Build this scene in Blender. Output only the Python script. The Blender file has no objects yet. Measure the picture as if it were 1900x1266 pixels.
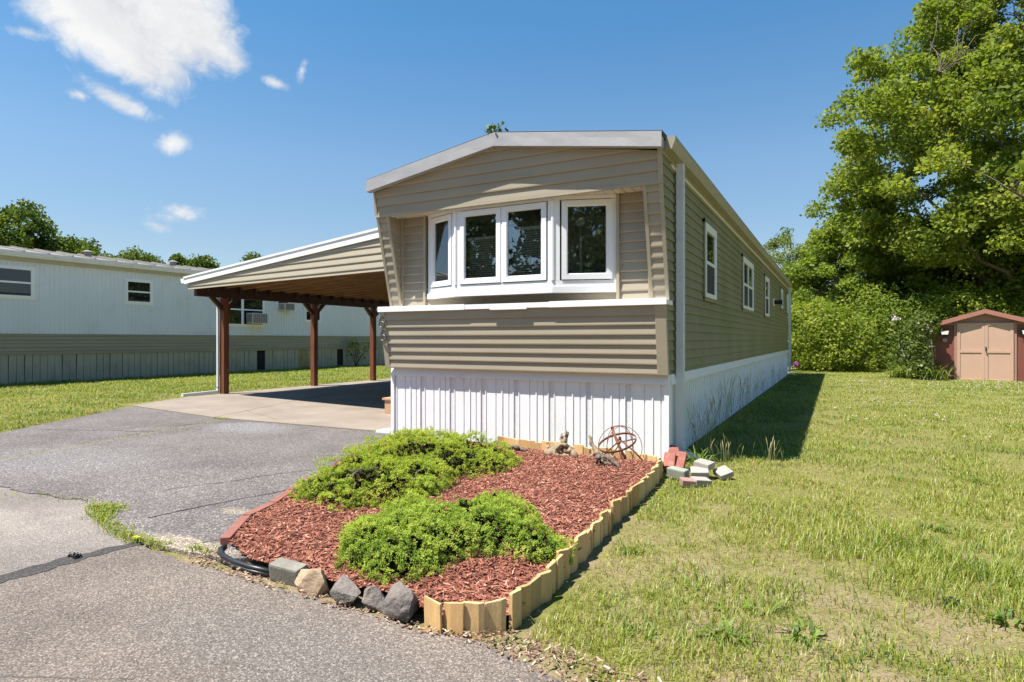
import bpy, bmesh, math, random
import numpy as np
from mathutils import Vector, Matrix, noise as mnoise
random.seed(7)
RNG = np.random.default_rng(11)
S = bpy.context.scene
COL = S.collection
R = math.radians
V = Vector

# ------------------------------------------------------------------ helpers
ORG = {}

def props(o, label=None, cat=None, group=None, kind=None):
    if label: o['label'] = label
    if cat: o['category'] = cat
    if group: o['group'] = group
    if kind: o['kind'] = kind
    return o

def thing(name, label, cat, loc=(0, 0, 0), group=None):
    o = bpy.data.objects.new(name, None)
    o.empty_display_size = 0.1
    COL.objects.link(o)
    o.location = loc
    ORG[o.name] = V(loc)
    return props(o, label, cat, group)

class MB:
    def __init__(s):
        s.v = []; s.f = []; s.m = []; s.sm = []; s.r = []
        s.cm = 0; s.rv = 0.5
    def add(s, vs, fs, smooth=False):
        b = len(s.v)
        s.v += [tuple(p) for p in vs]; s.r += [s.rv] * len(vs)
        for f in fs:
            s.f.append(tuple(i + b for i in f)); s.m.append(s.cm); s.sm.append(smooth)
        return s
    def obox(s, o, a, b, c):
        o, a, b, c = V(o), V(a), V(b), V(c)
        vs = [o, o+a, o+a+b, o+b, o+c, o+a+c, o+a+b+c, o+b+c]
        fs = [(0, 3, 2, 1), (4, 5, 6, 7), (0, 1, 5, 4), (1, 2, 6, 5), (2, 3, 7, 6), (3, 0, 4, 7)]
        if a.cross(b).dot(c) < 0: fs = [f[::-1] for f in fs]
        return s.add(vs, fs)
    def box(s, x0, x1, y0, y1, z0, z1):
        return s.obox((x0, y0, z0), (x1-x0, 0, 0), (0, y1-y0, 0), (0, 0, z1-z0))
    def quad(s, a, b, c, d): return s.add([a, b, c, d], [(0, 1, 2, 3)])
    def prism(s, poly, d):
        n = len(poly); d = V(d)
        vs = [V(p) for p in poly] + [V(p)+d for p in poly]
        fs = [tuple(range(n))[::-1], tuple(range(n, 2*n))] + [(i, (i+1) % n, n+(i+1) % n, n+i) for i in range(n)]
        nn = V((0, 0, 0))
        for i in range(n): nn += vs[i].cross(vs[(i+1) % n])
        if nn.dot(d) < 0: fs = [f[::-1] for f in fs]
        return s.add(vs, fs)
    def tube(s, pts, rad, k=8, cap=True, smooth=True):
        pts = [V(p) for p in pts]; n = len(pts)
        if not hasattr(rad, '__len__'): rad = [rad]*n
        vs = []; fs = []
        t0 = (pts[1]-pts[0]).normalized()
        up = V((0, 0, 1)) if abs(t0.z) < .9 else V((1, 0, 0))
        x = t0.cross(up).normalized()
        for i in range(n):
            t = (pts[min(i+1, n-1)]-pts[max(i-1, 0)]).normalized()
            x = (x - t*x.dot(t)).normalized(); y = t.cross(x)
            for j in range(k):
                a = 2*math.pi*j/k
                vs.append(pts[i]+(x*math.cos(a)+y*math.sin(a))*rad[i])
        for i in range(n-1):
            for j in range(k):
                fs.append((i*k+j, i*k+(j+1) % k, (i+1)*k+(j+1) % k, (i+1)*k+j))
        if cap: fs += [tuple(range(k))[::-1], tuple(range((n-1)*k, n*k))]
        return s.add(vs, fs, smooth)
    def torus(s, c, r, w, ax1, ax2, k=36, kk=6, flat=None):
        c, a, b = V(c), V(ax1).normalized(), V(ax2).normalized()
        nrm = a.cross(b)
        vs = []; fs = []
        fl = flat or (w, w)
        for i in range(k):
            t = 2*math.pi*i/k; d = a*math.cos(t)+b*math.sin(t)
            for j in range(kk):
                q = 2*math.pi*j/kk
                vs.append(c+d*(r+fl[0]*math.cos(q))+nrm*fl[1]*math.sin(q))
        for i in range(k):
            for j in range(kk):
                fs.append((i*kk+j, ((i+1) % k)*kk+j, ((i+1) % k)*kk+(j+1) % kk, i*kk+(j+1) % kk))
        return s.add(vs, fs, True)
    def cyl(s, c, r, h, k=16, ax=(0, 0, 1), r2=None):
        c = V(c); ax = V(ax).normalized()
        return s.tube([c, c+ax*h], [r, r if r2 is None else r2], k, True, False)
    def sheet(s, o, u, v, n, poly, course, depth, lip=True):
        """lapped siding: poly is convex, 2-D in (u,v); courses run along u"""
        o, u, v, n = V(o), V(u), V(v), V(n)
        def clip(pl, lo, hi):
            for val, sg in ((lo, 1), (hi, -1)):
                out = []
                for i in range(len(pl)):
                    a, b = pl[i], pl[(i+1) % len(pl)]
                    da, db = sg*(a[1]-val), sg*(b[1]-val)
                    if da >= 0: out.append(a)
                    if da*db < 0:
                        t = da/(da-db); out.append((a[0]+(b[0]-a[0])*t, a[1]+(b[1]-a[1])*t))
                pl = out
                if len(pl) < 3: return []
            return pl
        v0 = min(p[1] for p in poly); v1 = max(p[1] for p in poly)
        k = math.floor(v0/course+1e-6)
        prof = [(0, .80), (.05, 1.0), (.16, 1.02), (.90, .16), (1, .0)]
        while k*course < v1-1e-6:
            vb = k*course; dj = depth*1.45*(1+random.uniform(-.06, .06))
            for (f0, d0), (f1, d1) in zip(prof[:-1], prof[1:]):
                pl = clip(poly, vb+f0*course, vb+f1*course)
                if len(pl) >= 3:
                    P = []
                    for (a, b) in pl:
                        t = min(1, max(0, ((b-vb)/course-f0)/(f1-f0)))
                        P.append(o+u*a+v*b+n*(dj*(d0+(d1-d0)*t)))
                    s.add(P, [tuple(range(len(P)))])
            if vb > v0+1e-6:
                e = 1e-5; pl = clip(poly, vb-e, vb+e)
                if pl:
                    us = [p[0] for p in pl]; a, b = min(us), max(us)
                    s.quad(o+u*a+v*vb, o+u*b+v*vb, o+u*b+v*vb+n*dj*.8, o+u*a+v*vb+n*dj*.8)
            k += 1
        return s
    def ribbed(s, o, u, v, n, L, H, prof, period):
        """vertical ribs: prof = [(pos, out)], repeated every period along u"""
        o, u, v, n = V(o), V(u), V(v), V(n)
        pts = []; x = 0
        while x < L-1e-6:
            for p, d in prof:
                if x+p <= L+1e-6: pts.append((x+p, d))
            x += period
        pts.append((L, prof[-1][1]))
        vs = []; 
        for x, d in pts: vs += [o+u*x+n*d, o+u*x+n*d+v*H]
        fs = [(2*i, 2*i+2, 2*i+3, 2*i+1) for i in range(len(pts)-1)]
        return s.add(vs, fs)
    def build(s, name, mats, parent=None, bevel=0, label=None, cat=None, group=None, kind=None, origin=None, rnd=False):
        if not isinstance(mats, (list, tuple)): mats = [mats]
        A = np.array(s.v, dtype=np.float64)
        if parent is not None: org = ORG[parent.name]
        elif origin is not None: org = V(origin)
        elif kind == 'structure': org = V((0, 0, 0))
        else:
            lo, hi = A.min(0), A.max(0); org = V(((lo[0]+hi[0])/2, (lo[1]+hi[1])/2, lo[2]))
        A = A-np.array(org)
        me = bpy.data.meshes.new(name)
        me.from_pydata(A.tolist(), [], s.f)
        for m in mats: me.materials.append(m)
        me.polygons.foreach_set('material_index', s.m)
        me.polygons.foreach_set('use_smooth', s.sm)
        if rnd:
            at = me.attributes.new('rnd', 'FLOAT', 'POINT'); at.data.foreach_set('value', s.r)
        me.update()
        if bevel:
            bm = bmesh.new(); bm.from_mesh(me)
            bmesh.ops.remove_doubles(bm, verts=bm.verts, dist=1e-5)
            bmesh.ops.bevel(bm, geom=bm.edges[:], offset=bevel, segments=2, affect='EDGES', profile=.6)
            bm.to_mesh(me); bm.free()
        o = bpy.data.objects.new(name, me); COL.objects.link(o)
        ORG[o.name] = org
        if parent is not None: o.parent = parent
        else: o.location = org
        return props(o, label, cat, group, kind)

def npmesh(name, verts, faces, mat, parent=None, attrs=None, label=None, cat=None, group=None, kind=None, origin=None, mi=None, smooth=False):
    """verts (N,3); faces (M,k) array of equal size polygons"""
    verts = np.asarray(verts, dtype=np.float32); faces = np.asarray(faces, dtype=np.int32)
    if parent is not None: org = ORG[parent.name]
    elif origin is not None: org = V(origin)
    elif kind in ('structure', 'stuff'): org = V((0, 0, 0))
    else:
        lo, hi = verts.min(0), verts.max(0); org = V(((lo[0]+hi[0])/2, (lo[1]+hi[1])/2, lo[2]))
    verts = verts-np.array(org, dtype=np.float32)
    me = bpy.data.meshes.new(name)
    n, (m, k) = len(verts), faces.shape
    me.vertices.add(n); me.vertices.foreach_set('co', verts.ravel())
    me.loops.add(m*k); me.loops.foreach_set('vertex_index', faces.ravel())
    me.polygons.add(m); me.polygons.foreach_set('loop_start', np.arange(0, m*k, k, dtype=np.int32))
    for mm in (mat if isinstance(mat, (list, tuple)) else [mat]): me.materials.append(mm)
    if mi is not None: me.polygons.foreach_set('material_index', np.asarray(mi, dtype=np.int32))
    me.polygons.foreach_set('use_smooth', np.full(m, smooth))
    for a, vals in (attrs or {}).items():
        at = me.attributes.new(a, 'FLOAT', 'POINT'); at.data.foreach_set('value', np.asarray(vals, dtype=np.float32))
    me.update(calc_edges=True); me.validate()
    o = bpy.data.objects.new(name, me); COL.objects.link(o)
    ORG[o.name] = org
    if parent is not None: o.parent = parent
    else: o.location = org
    return props(o, label, cat, group, kind)

_H = np.random.default_rng(5).random((256, 256))
def vnoise(x, y):
    x = np.asarray(x, float); y = np.asarray(y, float)
    xi = np.floor(x).astype(int); yi = np.floor(y).astype(int)
    fx = x-xi; fy = y-yi; fx = fx*fx*(3-2*fx); fy = fy*fy*(3-2*fy)
    h = lambda a, b: _H[a % 256, b % 256]
    return (h(xi, yi)*(1-fx)+h(xi+1, yi)*fx)*(1-fy)+(h(xi, yi+1)*(1-fx)+h(xi+1, yi+1)*fx)*fy
def fbm(x, y, o=4):
    t = 0; a = .5; n = 0
    for i in range(o):
        t = t+a*vnoise(x*2**i+17*i, y*2**i+31*i); n += a; a *= .5
    return t/n

# ------------------------------------------------------------------ materials
class NT:
    def __init__(s, nt): s.t = nt; s.n = nt.nodes; s.l = nt.links
    def new(s, ty, **kw):
        n = s.n.new(ty)
        for k, v in kw.items():
            if k in ('ins',):
                for a, b in v.items():
                    if isinstance(b, bpy.types.NodeSocket): s.l.new(b, n.inputs[a])
                    else: n.inputs[a].default_value = b
            else: setattr(n, k, v)
        return n
    def math(s, op, a, b=None, c=None, clamp=False):
        n = s.n.new('ShaderNodeMath'); n.operation = op; n.use_clamp = clamp
        for i, v in enumerate((a, b, c)):
            if v is None: continue
            if isinstance(v, bpy.types.NodeSocket): s.l.new(v, n.inputs[i])
            else: n.inputs[i].default_value = v
        return n.outputs[0]
    def mix(s, f, a, b, mode='MIX'):
        n = s.n.new('ShaderNodeMix'); n.data_type = 'RGBA'; n.blend_type = mode
        for i, v in ((0, f), (6, a), (7, b)):
            if isinstance(v, bpy.types.NodeSocket): s.l.new(v, n.inputs[i])
            else: n.inputs[i].default_value = v if i == 0 else (*v[:3], 1)
        return n.outputs[2]
    def ramp(s, fac, stops, interp='LINEAR'):
        n = s.n.new('ShaderNodeValToRGB'); cr = n.color_ramp; cr.interpolation = interp
        while len(cr.elements) < len(stops): cr.elements.new(.5)
        for e, (p, c) in zip(cr.elements, stops):
            e.position = p; e.color = (c, c, c, 1) if not hasattr(c, '__len__') else (*c[:3], 1)
        s.l.new(fac, n.inputs[0]); return n.outputs[0]
    def noise(s, vec, scale, detail=4, rough=.55, dist=0):
        n = s.n.new('ShaderNodeTexNoise'); s.l.new(vec, n.inputs['Vector'])
        n.inputs['Scale'].default_value = scale; n.inputs['Detail'].default_value = detail
        n.inputs['Roughness'].default_value = rough; n.inputs['Distortion'].default_value = dist
        return n.outputs['Fac']
    def vor(s, vec, scale, feature='F1', out='Distance'):
        n = s.n.new('ShaderNodeTexVoronoi'); n.feature = feature; s.l.new(vec, n.inputs['Vector'])
        n.inputs['Scale'].default_value = scale; return n.outputs[out]
    def bump(s, h, strength, dist=.01, normal=None):
        n = s.n.new('ShaderNodeBump'); s.l.new(h, n.inputs['Height'])
        n.inputs['Strength'].default_value = strength; n.inputs['Distance'].default_value = dist
        if normal: s.l.new(normal, n.inputs['Normal'])
        return n.outputs[0]

def newmat(name):
    m = bpy.data.materials.new(name); m.use_nodes = True
    t = NT(m.node_tree); t.n.clear()
    out = t.new('ShaderNodeOutputMaterial')
    return m, t, out
def pos(t): return t.new('ShaderNodeNewGeometry').outputs['Position']
def objc(t): return t.new('ShaderNodeTexCoord').outputs['Object']
def scl(t, vec, s3):
    n = t.new('ShaderNodeMapping', ins={'Vector': vec, 'Scale': s3}); return n.outputs[0]

def mat(name, col, rough=.6, var=.12, vs=3., fine=0, fs=80., bump=0, bs=60., metal=0, stretch=None, dirt=None, spec=.5, rnd=None, bdist=.005):
    m, t, out = newmat(name)
    p = pos(t)
    if stretch: p = scl(t, p, stretch)
    col = tuple(col)
    dk = tuple(c*(1-var) for c in col); lt = tuple(min(1, c*(1+var)) for c in col)
    c = t.ramp(t.noise(p, vs, 5), [(.3, dk), (.7, lt)])
    if rnd:
        a = t.new('ShaderNodeAttribute', attribute_name='rnd').outputs['Fac']
        rc = t.ramp(a, rnd)
        c = t.mix(1.0, rc, t.ramp(t.noise(p, vs, 5), [(.3, 1-var), (.7, 1+var)]), 'MULTIPLY')
    if fine:
        c = t.mix(1.0, c, t.ramp(t.noise(p, fs, 3, .7), [(.25, 1-fine), (.75, 1+fine)]), 'MULTIPLY')
    if dirt:
        dcol, dscale, lo, hi, amt = dirt
        f = t.ramp(t.noise(pos(t), dscale, 6, .65), [(lo, 0.), (hi, amt)])
        c = t.mix(f, c, dcol)
    b = t.new('ShaderNodeBsdfPrincipled', ins={'Base Color': c, 'Roughness': rough, 'Metallic': metal, 'Specular IOR Level': spec})
    if bump:
        t.l.new(t.bump(t.noise(p, bs, 4, .6), bump, bdist), b.inputs['Normal'])
    t.l.new(b.outputs[0], out.inputs[0])
    return m

def leafmat(name, stops, trans=.35, rough=.5, gloss=.02, attr='rnd'):
    m, t, out = newmat(name)
    a = t.new('ShaderNodeAttribute', attribute_name=attr).outputs['Fac']
    c = t.ramp(a, stops)
    d = t.new('ShaderNodeBsdfDiffuse', ins={'Color': c})
    tc = t.mix(1.0, c, (1.15, 1.2, .55), 'MULTIPLY')
    tr = t.new('ShaderNodeBsdfTranslucent', ins={'Color': tc})
    mx = t.new('ShaderNodeMixShader', ins={0: trans, 1: d.outputs[0], 2: tr.outputs[0]})
    g = t.new('ShaderNodeBsdfGlossy', ins={'Color': (1, 1, 1, 1), 'Roughness': rough})
    m2 = t.new('ShaderNodeMixShader', ins={0: gloss, 1: mx.outputs[0], 2: g.outputs[0]})
    t.l.new(m2.outputs[0], out.inputs[0])
    return m

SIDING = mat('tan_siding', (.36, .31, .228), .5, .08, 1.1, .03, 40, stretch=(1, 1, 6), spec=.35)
SIDING_SHADE = mat('tan_siding_shade_algae', (.235, .21, .13), .5, .06, .8, .04, 40, dirt=((.15, .16, .045), .9, .40, .72, .8), spec=.35)  # darker siding copy: side wall shade and grass bounce in the colour, plus algae
TRIM = mat('tan_trim', (.385, .33, .235), .45, .04)
SOFFIT = mat('tan_soffit', (.62, .55, .43), .6, .03)
WHITE = mat('white_vinyl', (.80, .80, .80), .38, .03, 1.5, dirt=((.45, .43, .38), 2.2, .55, .85, .35))
WHITE_CLEAN = mat('white_window_vinyl', (.82, .82, .81), .35, .02)
WHITE_GRIME = mat('white_vinyl_grimy', (.76, .78, .80), .45, .05, 1.5, dirt=((.30, .33, .18), 1.5, .48, .8, .45))
METAL_FASCIA = mat('grey_fascia_metal', (.37, .355, .345), .42, .07, 2.5, bump=.25, bs=4, bdist=.02, metal=.2)
DARKROOF = mat('roof_membrane', (.05, .048, .045), .85, .3, 6, .2)
GUTTER = mat('tan_gutter', (.34, .31, .24), .4, .05, dirt=((.2, .19, .1), 3, .5, .8, .5))
DSPOUT = mat('white_downspout', (.68, .70, .72), .35, .04, dirt=((.35, .33, .28), 4, .55, .8, .5))
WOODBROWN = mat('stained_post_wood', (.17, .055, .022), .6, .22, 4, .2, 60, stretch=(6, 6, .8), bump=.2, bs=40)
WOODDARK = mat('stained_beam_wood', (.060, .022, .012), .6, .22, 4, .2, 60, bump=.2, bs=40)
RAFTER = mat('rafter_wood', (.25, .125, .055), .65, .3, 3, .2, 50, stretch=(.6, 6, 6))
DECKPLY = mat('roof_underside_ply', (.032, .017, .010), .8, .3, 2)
STEEL = mat('galvanised_steel', (.16, .15, .145), .5, .1, 20, metal=.6)
ROOM = mat('dim_room_wall', (.42, .40, .36), .8, .1)
BLIND = mat('blind_slat', (.82, .80, .68), .5, .04)
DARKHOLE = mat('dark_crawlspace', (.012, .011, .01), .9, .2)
NWALL = mat('neighbour_white_metal', (.66, .70, .73), .42, .05, .7, .03, 30, stretch=(1, 1, .25), dirt=((.45, .48, .48), 1.2, .5, .8, .4))
NBAND = mat('neighbour_tan_siding', (.31, .28, .19), .55, .08, 1.2, stretch=(1, .4, 8))
NSKIRT = mat('neighbour_skirting', (.38, .36, .27), .55, .10, 1.4, .05, stretch=(1, 4, .6), dirt=((.18, .18, .10), 1.5, .5, .8, .5))
NTRIM = mat('neighbour_fascia', (.42, .39, .29), .5, .06)
NROOF = mat('neighbour_roof', (.26, .235, .205), .5, .1, 3, metal=.1)
ACBODY = mat('ac_casing', (.55, .52, .46), .5, .08)
ACGRILL = mat('ac_grille', (.16, .15, .14), .5, .3, 30)
YELLOWDIRT = mat('stained_panel', (.33, .27, .11), .7, .2, 4)
STONE_CONC = mat('old_concrete', (.40, .36, .31), .9, .15, 3, .15, 120, bump=.5, bs=120)
REDSHED = mat('red_shed_paint', (.20, .062, .043), .6, .12, 1.6, .06, 50, stretch=(1, 1, .5))
PINKDOOR = mat('pink_shed_door', (.52, .33, .235), .55, .04, 2, .04, 60, dirt=((.4, .25, .17), 1.3, .55, .85, .4))
PINKTRIM = mat('pink_shed_trim', (.36, .20, .15), .6, .07)
SHEDROOF = mat('shed_shingle', (.16, .09, .075), .9, .25, 8, .2)
DARKSHED = mat('dark_shed_wall', (.035, .032, .034), .8, .2)
GREYROOF = mat('grey_shingle', (.17, .17, .18), .9, .2, 8, .15)
BRICKRED = mat('red_brick', (.26, .085, .06), .85, .18, 9, .15, 90, bump=.5, bs=90, dirt=((.45, .3, .25), 14, .5, .8, .5))
BRICKEDGE = mat('edging_brick', (.24, .09, .065), .85, .15, 9, .12, 90, bump=.4, bs=90)
PAVER = mat('pale_paver', (.33, .29, .25), .9, .12, 10, .15, 110, bump=.5, bs=110, dirt=((.33, .25, .2), 9, .5, .8, .5))
GREYBLOCK = mat('grey_block', (.25, .265, .215), .9, .12, 10, .12, 110, bump=.5, bs=110)
PINKPAVER = mat('pink_paver', (.32, .19, .155), .9, .12, 10, .12, 110, bump=.4, bs=110)
ROCKTAN = mat('tan_rock', (.36, .255, .165), .9, .14, 9, .15, 70, bump=.5, bs=30, bdist=.01)
ROCKGREY = mat('grey_rock', (.165, .138, .120), .85, .3, 8, .25, 70, bump=.9, bs=24, bdist=.02, dirt=((.24, .195, .155), 7, .5, .8, .5))
ROCKCONC = mat('block_rock', (.20, .185, .15), .9, .2, 8, .2, 90, bump=.6, bs=60)
RUST = mat('rusty_iron', (.20, .075, .042), .75, .3, 18, .25, 150, bump=.4, bs=120, metal=.25)
DRIFT = mat('driftwood', (.27, .205, .13), .85, .3, 14, .25, 70, stretch=(3, 1, 1), bump=.7, bs=45, bdist=.01)
DRIFTDK = mat('dark_driftwood', (.15, .115, .085), .9, .5, 18, .3, 90, bump=.8, bs=50, bdist=.01)
BLACKPLAS = mat('black_edging', (.016, .016, .017), .4, .2, 8)
BARK = mat('bark', (.15, .115, .085), .9, .3, 6, .2, 40, stretch=(3, 3, .6), bump=.8, bs=14, bdist=.03)
BARKLT = mat('pale_bark', (.36, .29, .2), .9, .3, 10, .25, 40, bump=.6, bs=30)
STAKEW = mat('split_log_wood', (.56, .36, .15), .65, .16, 5, .12, 90, stretch=(9, 9, 1.2), bump=.35, bs=30,
             rnd=[(0, (.36, .23, .10)), (.35, (.56, .36, .15)), (.7, (.68, .46, .21)), (1, (.46, .25, .09))])
TIMBER = mat('step_timber', (.48, .28, .16), .7, .15, 6, .1, 60, stretch=(1, 1, 6))
REDPAINT = mat('red_rail_paint', (.22, .02, .025), .5, .1)
LAMPBLK = mat('black_lamp', (.012, .012, .012), .4, .1)
LAMPGLASS = mat('lamp_lens', (.75, .74, .68), .25, .03)
LAMPSTAND = mat('lamp_stand', (.62, .5, .34), .5, .1)
DIGIT = mat('pewter_digit', (.16, .155, .15), .35, .15, 30, metal=.6)

def glass(name, tint=.02, refl=1.0, through=True):
    m, t, out = newmat(name)
    fr = t.new('ShaderNodeFresnel', ins={'IOR': 1.75}).outputs[0]
    f = t.math('MULTIPLY', fr, refl, clamp=True)
    f = t.math('ADD', f, .04, clamp=True)
    g = t.new('ShaderNodeBsdfGlossy', ins={'Color': (.92, .96, 1, 1), 'Roughness': .012})
    if through: d = t.new('ShaderNodeBsdfTransparent', ins={'Color': (.92, .95, .93, 1)})
    else: d = t.new('ShaderNodeBsdfDiffuse', ins={'Color': (tint, tint, tint*1.1, 1)})
    mx = t.new('ShaderNodeMixShader', ins={0: f, 1: d.outputs[0], 2: g.outputs[0]})
    t.l.new(mx.outputs[0], out.inputs[0]); return m
GLASS = glass('clear_window_glass', refl=1.3)
GLASSDK = glass('dark_window_glass', .012, .75, False)
GLASSN = glass('dull_window_glass', .014, .3, False)
SCREEN = mat('insect_screen', (.018, .017, .017), .7, .1)

def perf_mat():
    m, t, out = newmat('perforated_vinyl')
    p = scl(t, pos(t), (1, 0, 1))
    h = t.ramp(t.vor(p, 120.), [(.25, (.52, .52, .53)), (.5, (.76, .76, .76))])
    b = t.new('ShaderNodeBsdfPrincipled', ins={'Base Color': h, 'Roughness': .4})
    t.l.new(b.outputs[0], out.inputs[0]); return m
PERF = perf_mat()

# ------------------------------------------------------------------ camera, light, sky
CAM = V((1.5429, -6.3329, 1.27)); YAW = .4893; FPX = 1129.4
cd = bpy.data.cameras.new('camera'); cam = bpy.data.objects.new('camera', cd); COL.objects.link(cam)
cam.location = CAM; cam.rotation_euler = (R(90), 0, YAW)
cd.sensor_width = 36; cd.lens = FPX/1900*36; cd.shift_y = -.0014; cd.clip_start = .05; cd.clip_end = 2000
S.camera = cam
c_, s_ = math.cos(YAW), math.sin(YAW)
def ray(px, py):
    a = (px-950)/FPX; b = -(py-630.35)/FPX
    return V((a*c_-s_, a*s_+c_, b))
def at_depth(px, py, d): return CAM+ray(px, py)*d
def on_z(px, py, z=0):
    r = ray(px, py); return CAM+r*((z-CAM.z)/r.z)

SUN = V((-1.05, -1.10, 3.27)).normalized()
EL = math.asin(SUN.z); AZ = math.atan2(SUN.x, SUN.y)
ld = bpy.data.lights.new('sun', 'SUN'); ld.energy = 5.0; ld.angle = R(.53); ld.color = (1, .955, .89)
sun = bpy.data.objects.new('sun', ld); COL.objects.link(sun)
sun.rotation_euler = SUN.to_track_quat('Z', 'Y').to_euler(); sun.location = (0, 0, 30)

W = bpy.data.worlds.new('World'); S.world = W; W.use_nodes = True
t = NT(W.node_tree); t.n.clear()
wo = t.new('ShaderNodeOutputWorld'); bg = t.new('ShaderNodeBackground')
sky = t.new('ShaderNodeTexSky'); sky.sky_type = 'NISHITA'; sky.sun_disc = False
sky.sun_elevation = EL; sky.sun_rotation = AZ
sky.air_density = 1.0; sky.dust_density = .25; sky.ozone_density = 2.2; sky.altitude = 50
# clouds: a few fair-weather puffs fixed in the sky around one bearing
fwd = ray(300, 160).normalized(); rt = fwd.cross(V((0, 0, 1))).normalized(); up = rt.cross(fwd)
gen = t.new('ShaderNodeTexCoord').outputs['Generated']
def dot(v):
    n = t.new('ShaderNodeVectorMath', operation='DOT_PRODUCT'); t.l.new(gen, n.inputs[0]); n.inputs[1].default_value = v
    return n.outputs['Value']
df = t.math('MAXIMUM', dot(fwd), .02)
cu = t.math('DIVIDE', dot(rt), df); cv = t.math('DIVIDE', dot(up), df)
uv = t.new('ShaderNodeCombineXYZ', ins={0: cu, 1: cv}).outputs[0]
nz1 = t.noise(uv, 8, 8, .6, .4); nz2 = t.noise(uv, 24, 10, .68, .7)
def uvpix(px, py):
    r = ray(px, py); f = r.dot(fwd); return r.dot(rt)/f, r.dot(up)/f
clouds = [ # px, py, half width, half height, tilt(deg), strength
    (225, 25, 165, 95, 0, 1.4), (335, 40, 120, 100, -30, 1.4), (255, 95, 125, 68, -22, 1.3), (150, 45, 70, 55, 0, .9), (400, 90, 75, 50, -40, .85), (430, 110, 45, 28, -20, .7),
    (60, 62, 40, 12, 0, .35), (215, 185, 75, 22, -22, .72), (150, 178, 30, 12, 0, .5), (285, 168, 45, 18, -5, .38),
    (508, 153, 32, 13, -10, .62), (560, 132, 9, 24, -10, .40), (430, 165, 22, 9, 0, .15),
    (318, 265, 38, 20, 12, .58), (340, 395, 48, 18, -5, .52), (290, 420, 42, 16, -10, .5), (275, 388, 20, 9, 0, .2), (310, 405, 50, 20, 0, .35)]
msk = None
for px, py, a, b, tl, st in clouds:
    u0, v0 = uvpix(px, py); ux, vx = uvpix(px+a, py); uy, vy = uvpix(px, py-b)
    sx = math.hypot(ux-u0, vx-v0); sy = math.hypot(uy-u0, vy-v0)
    mp = t.new('ShaderNodeMapping', vector_type='TEXTURE', ins={'Vector': uv, 'Location': (u0, v0, 0), 'Rotation': (0, 0, R(tl)), 'Scale': (sx, sy, 1)})
    ln = t.new('ShaderNodeVectorMath', operation='LENGTH'); t.l.new(mp.outputs[0], ln.inputs[0])
    q = t.math('MULTIPLY', t.math('SUBTRACT', 1.15, ln.outputs['Value']), st)
    msk = q if msk is None else t.math('MAXIMUM', msk, q)
k = t.math('ADD', msk, t.math('ADD', t.math('MULTIPLY', t.math('SUBTRACT', nz1, .5), 1.25), t.math('MULTIPLY', t.math('SUBTRACT', nz2, .5), 1.15)))
front = t.math('GREATER_THAN', dot(fwd), .3)
cm = t.ramp(k, [(.06, 0.), (.24, .22), (.48, .72), (.85, 1.)])
cm = t.math('MULTIPLY', cm, front)
zup = t.new('ShaderNodeSeparateXYZ', ins={0: gen}).outputs[2]
skyc = t.mix(1.0, sky.outputs[0], t.ramp(zup, [(.0, (.74, .73, .74)), (.14, (.78, .795, .79)), (.27, (.81, .93, .94)), (.46, (.52, .93, 1.06)), (1., (.45, .85, 1.05))]), 'MULTIPLY')
hs = t.new('ShaderNodeHueSaturation', ins={'Saturation': 1.0, 'Value': 1.0, 'Color': skyc})
ccol = t.ramp(t.math('ADD', t.math('MULTIPLY', nz1, .6), t.math('MULTIPLY', msk, .35)), [(.25, (5.6, 5.8, 6.0)), (.55, (6.6, 6.65, 6.7)), (.9, (5.9, 6.0, 6.1))])
ccol = t.mix(1.0, ccol, (1, 1, 1), 'MULTIPLY')
cb = t.new('ShaderNodeBackground', ins={'Color': (1, .995, .99, 1), 'Strength': .44})
t.l.new(hs.outputs[0], bg.inputs[0]); bg.inputs[1].default_value = .08
cshade = t.ramp(t.math('ADD', t.math('MULTIPLY', nz1, .7), t.math('MULTIPLY', nz2, .3)), [(.34, (.74, .77, .82)), (.48, (.92, .93, .95)), (.60, (1.04, 1.04, 1.04))])
t.l.new(cshade, cb.inputs[0])
mx = t.new('ShaderNodeMixShader', ins={0: cm, 1: bg.outputs[0], 2: cb.outputs[0]})
t.l.new(mx.outputs[0], wo.inputs[0])
S.view_settings.view_transform = 'Standard'; S.view_settings.look = 'None'
S.view_settings.exposure = 1.05; S.view_settings.gamma = 1
S.render.engine = 'CYCLES'
S.cycles.max_bounces = 8; S.cycles.transparent_max_bounces = 12; S.cycles.use_denoising = True

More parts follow.
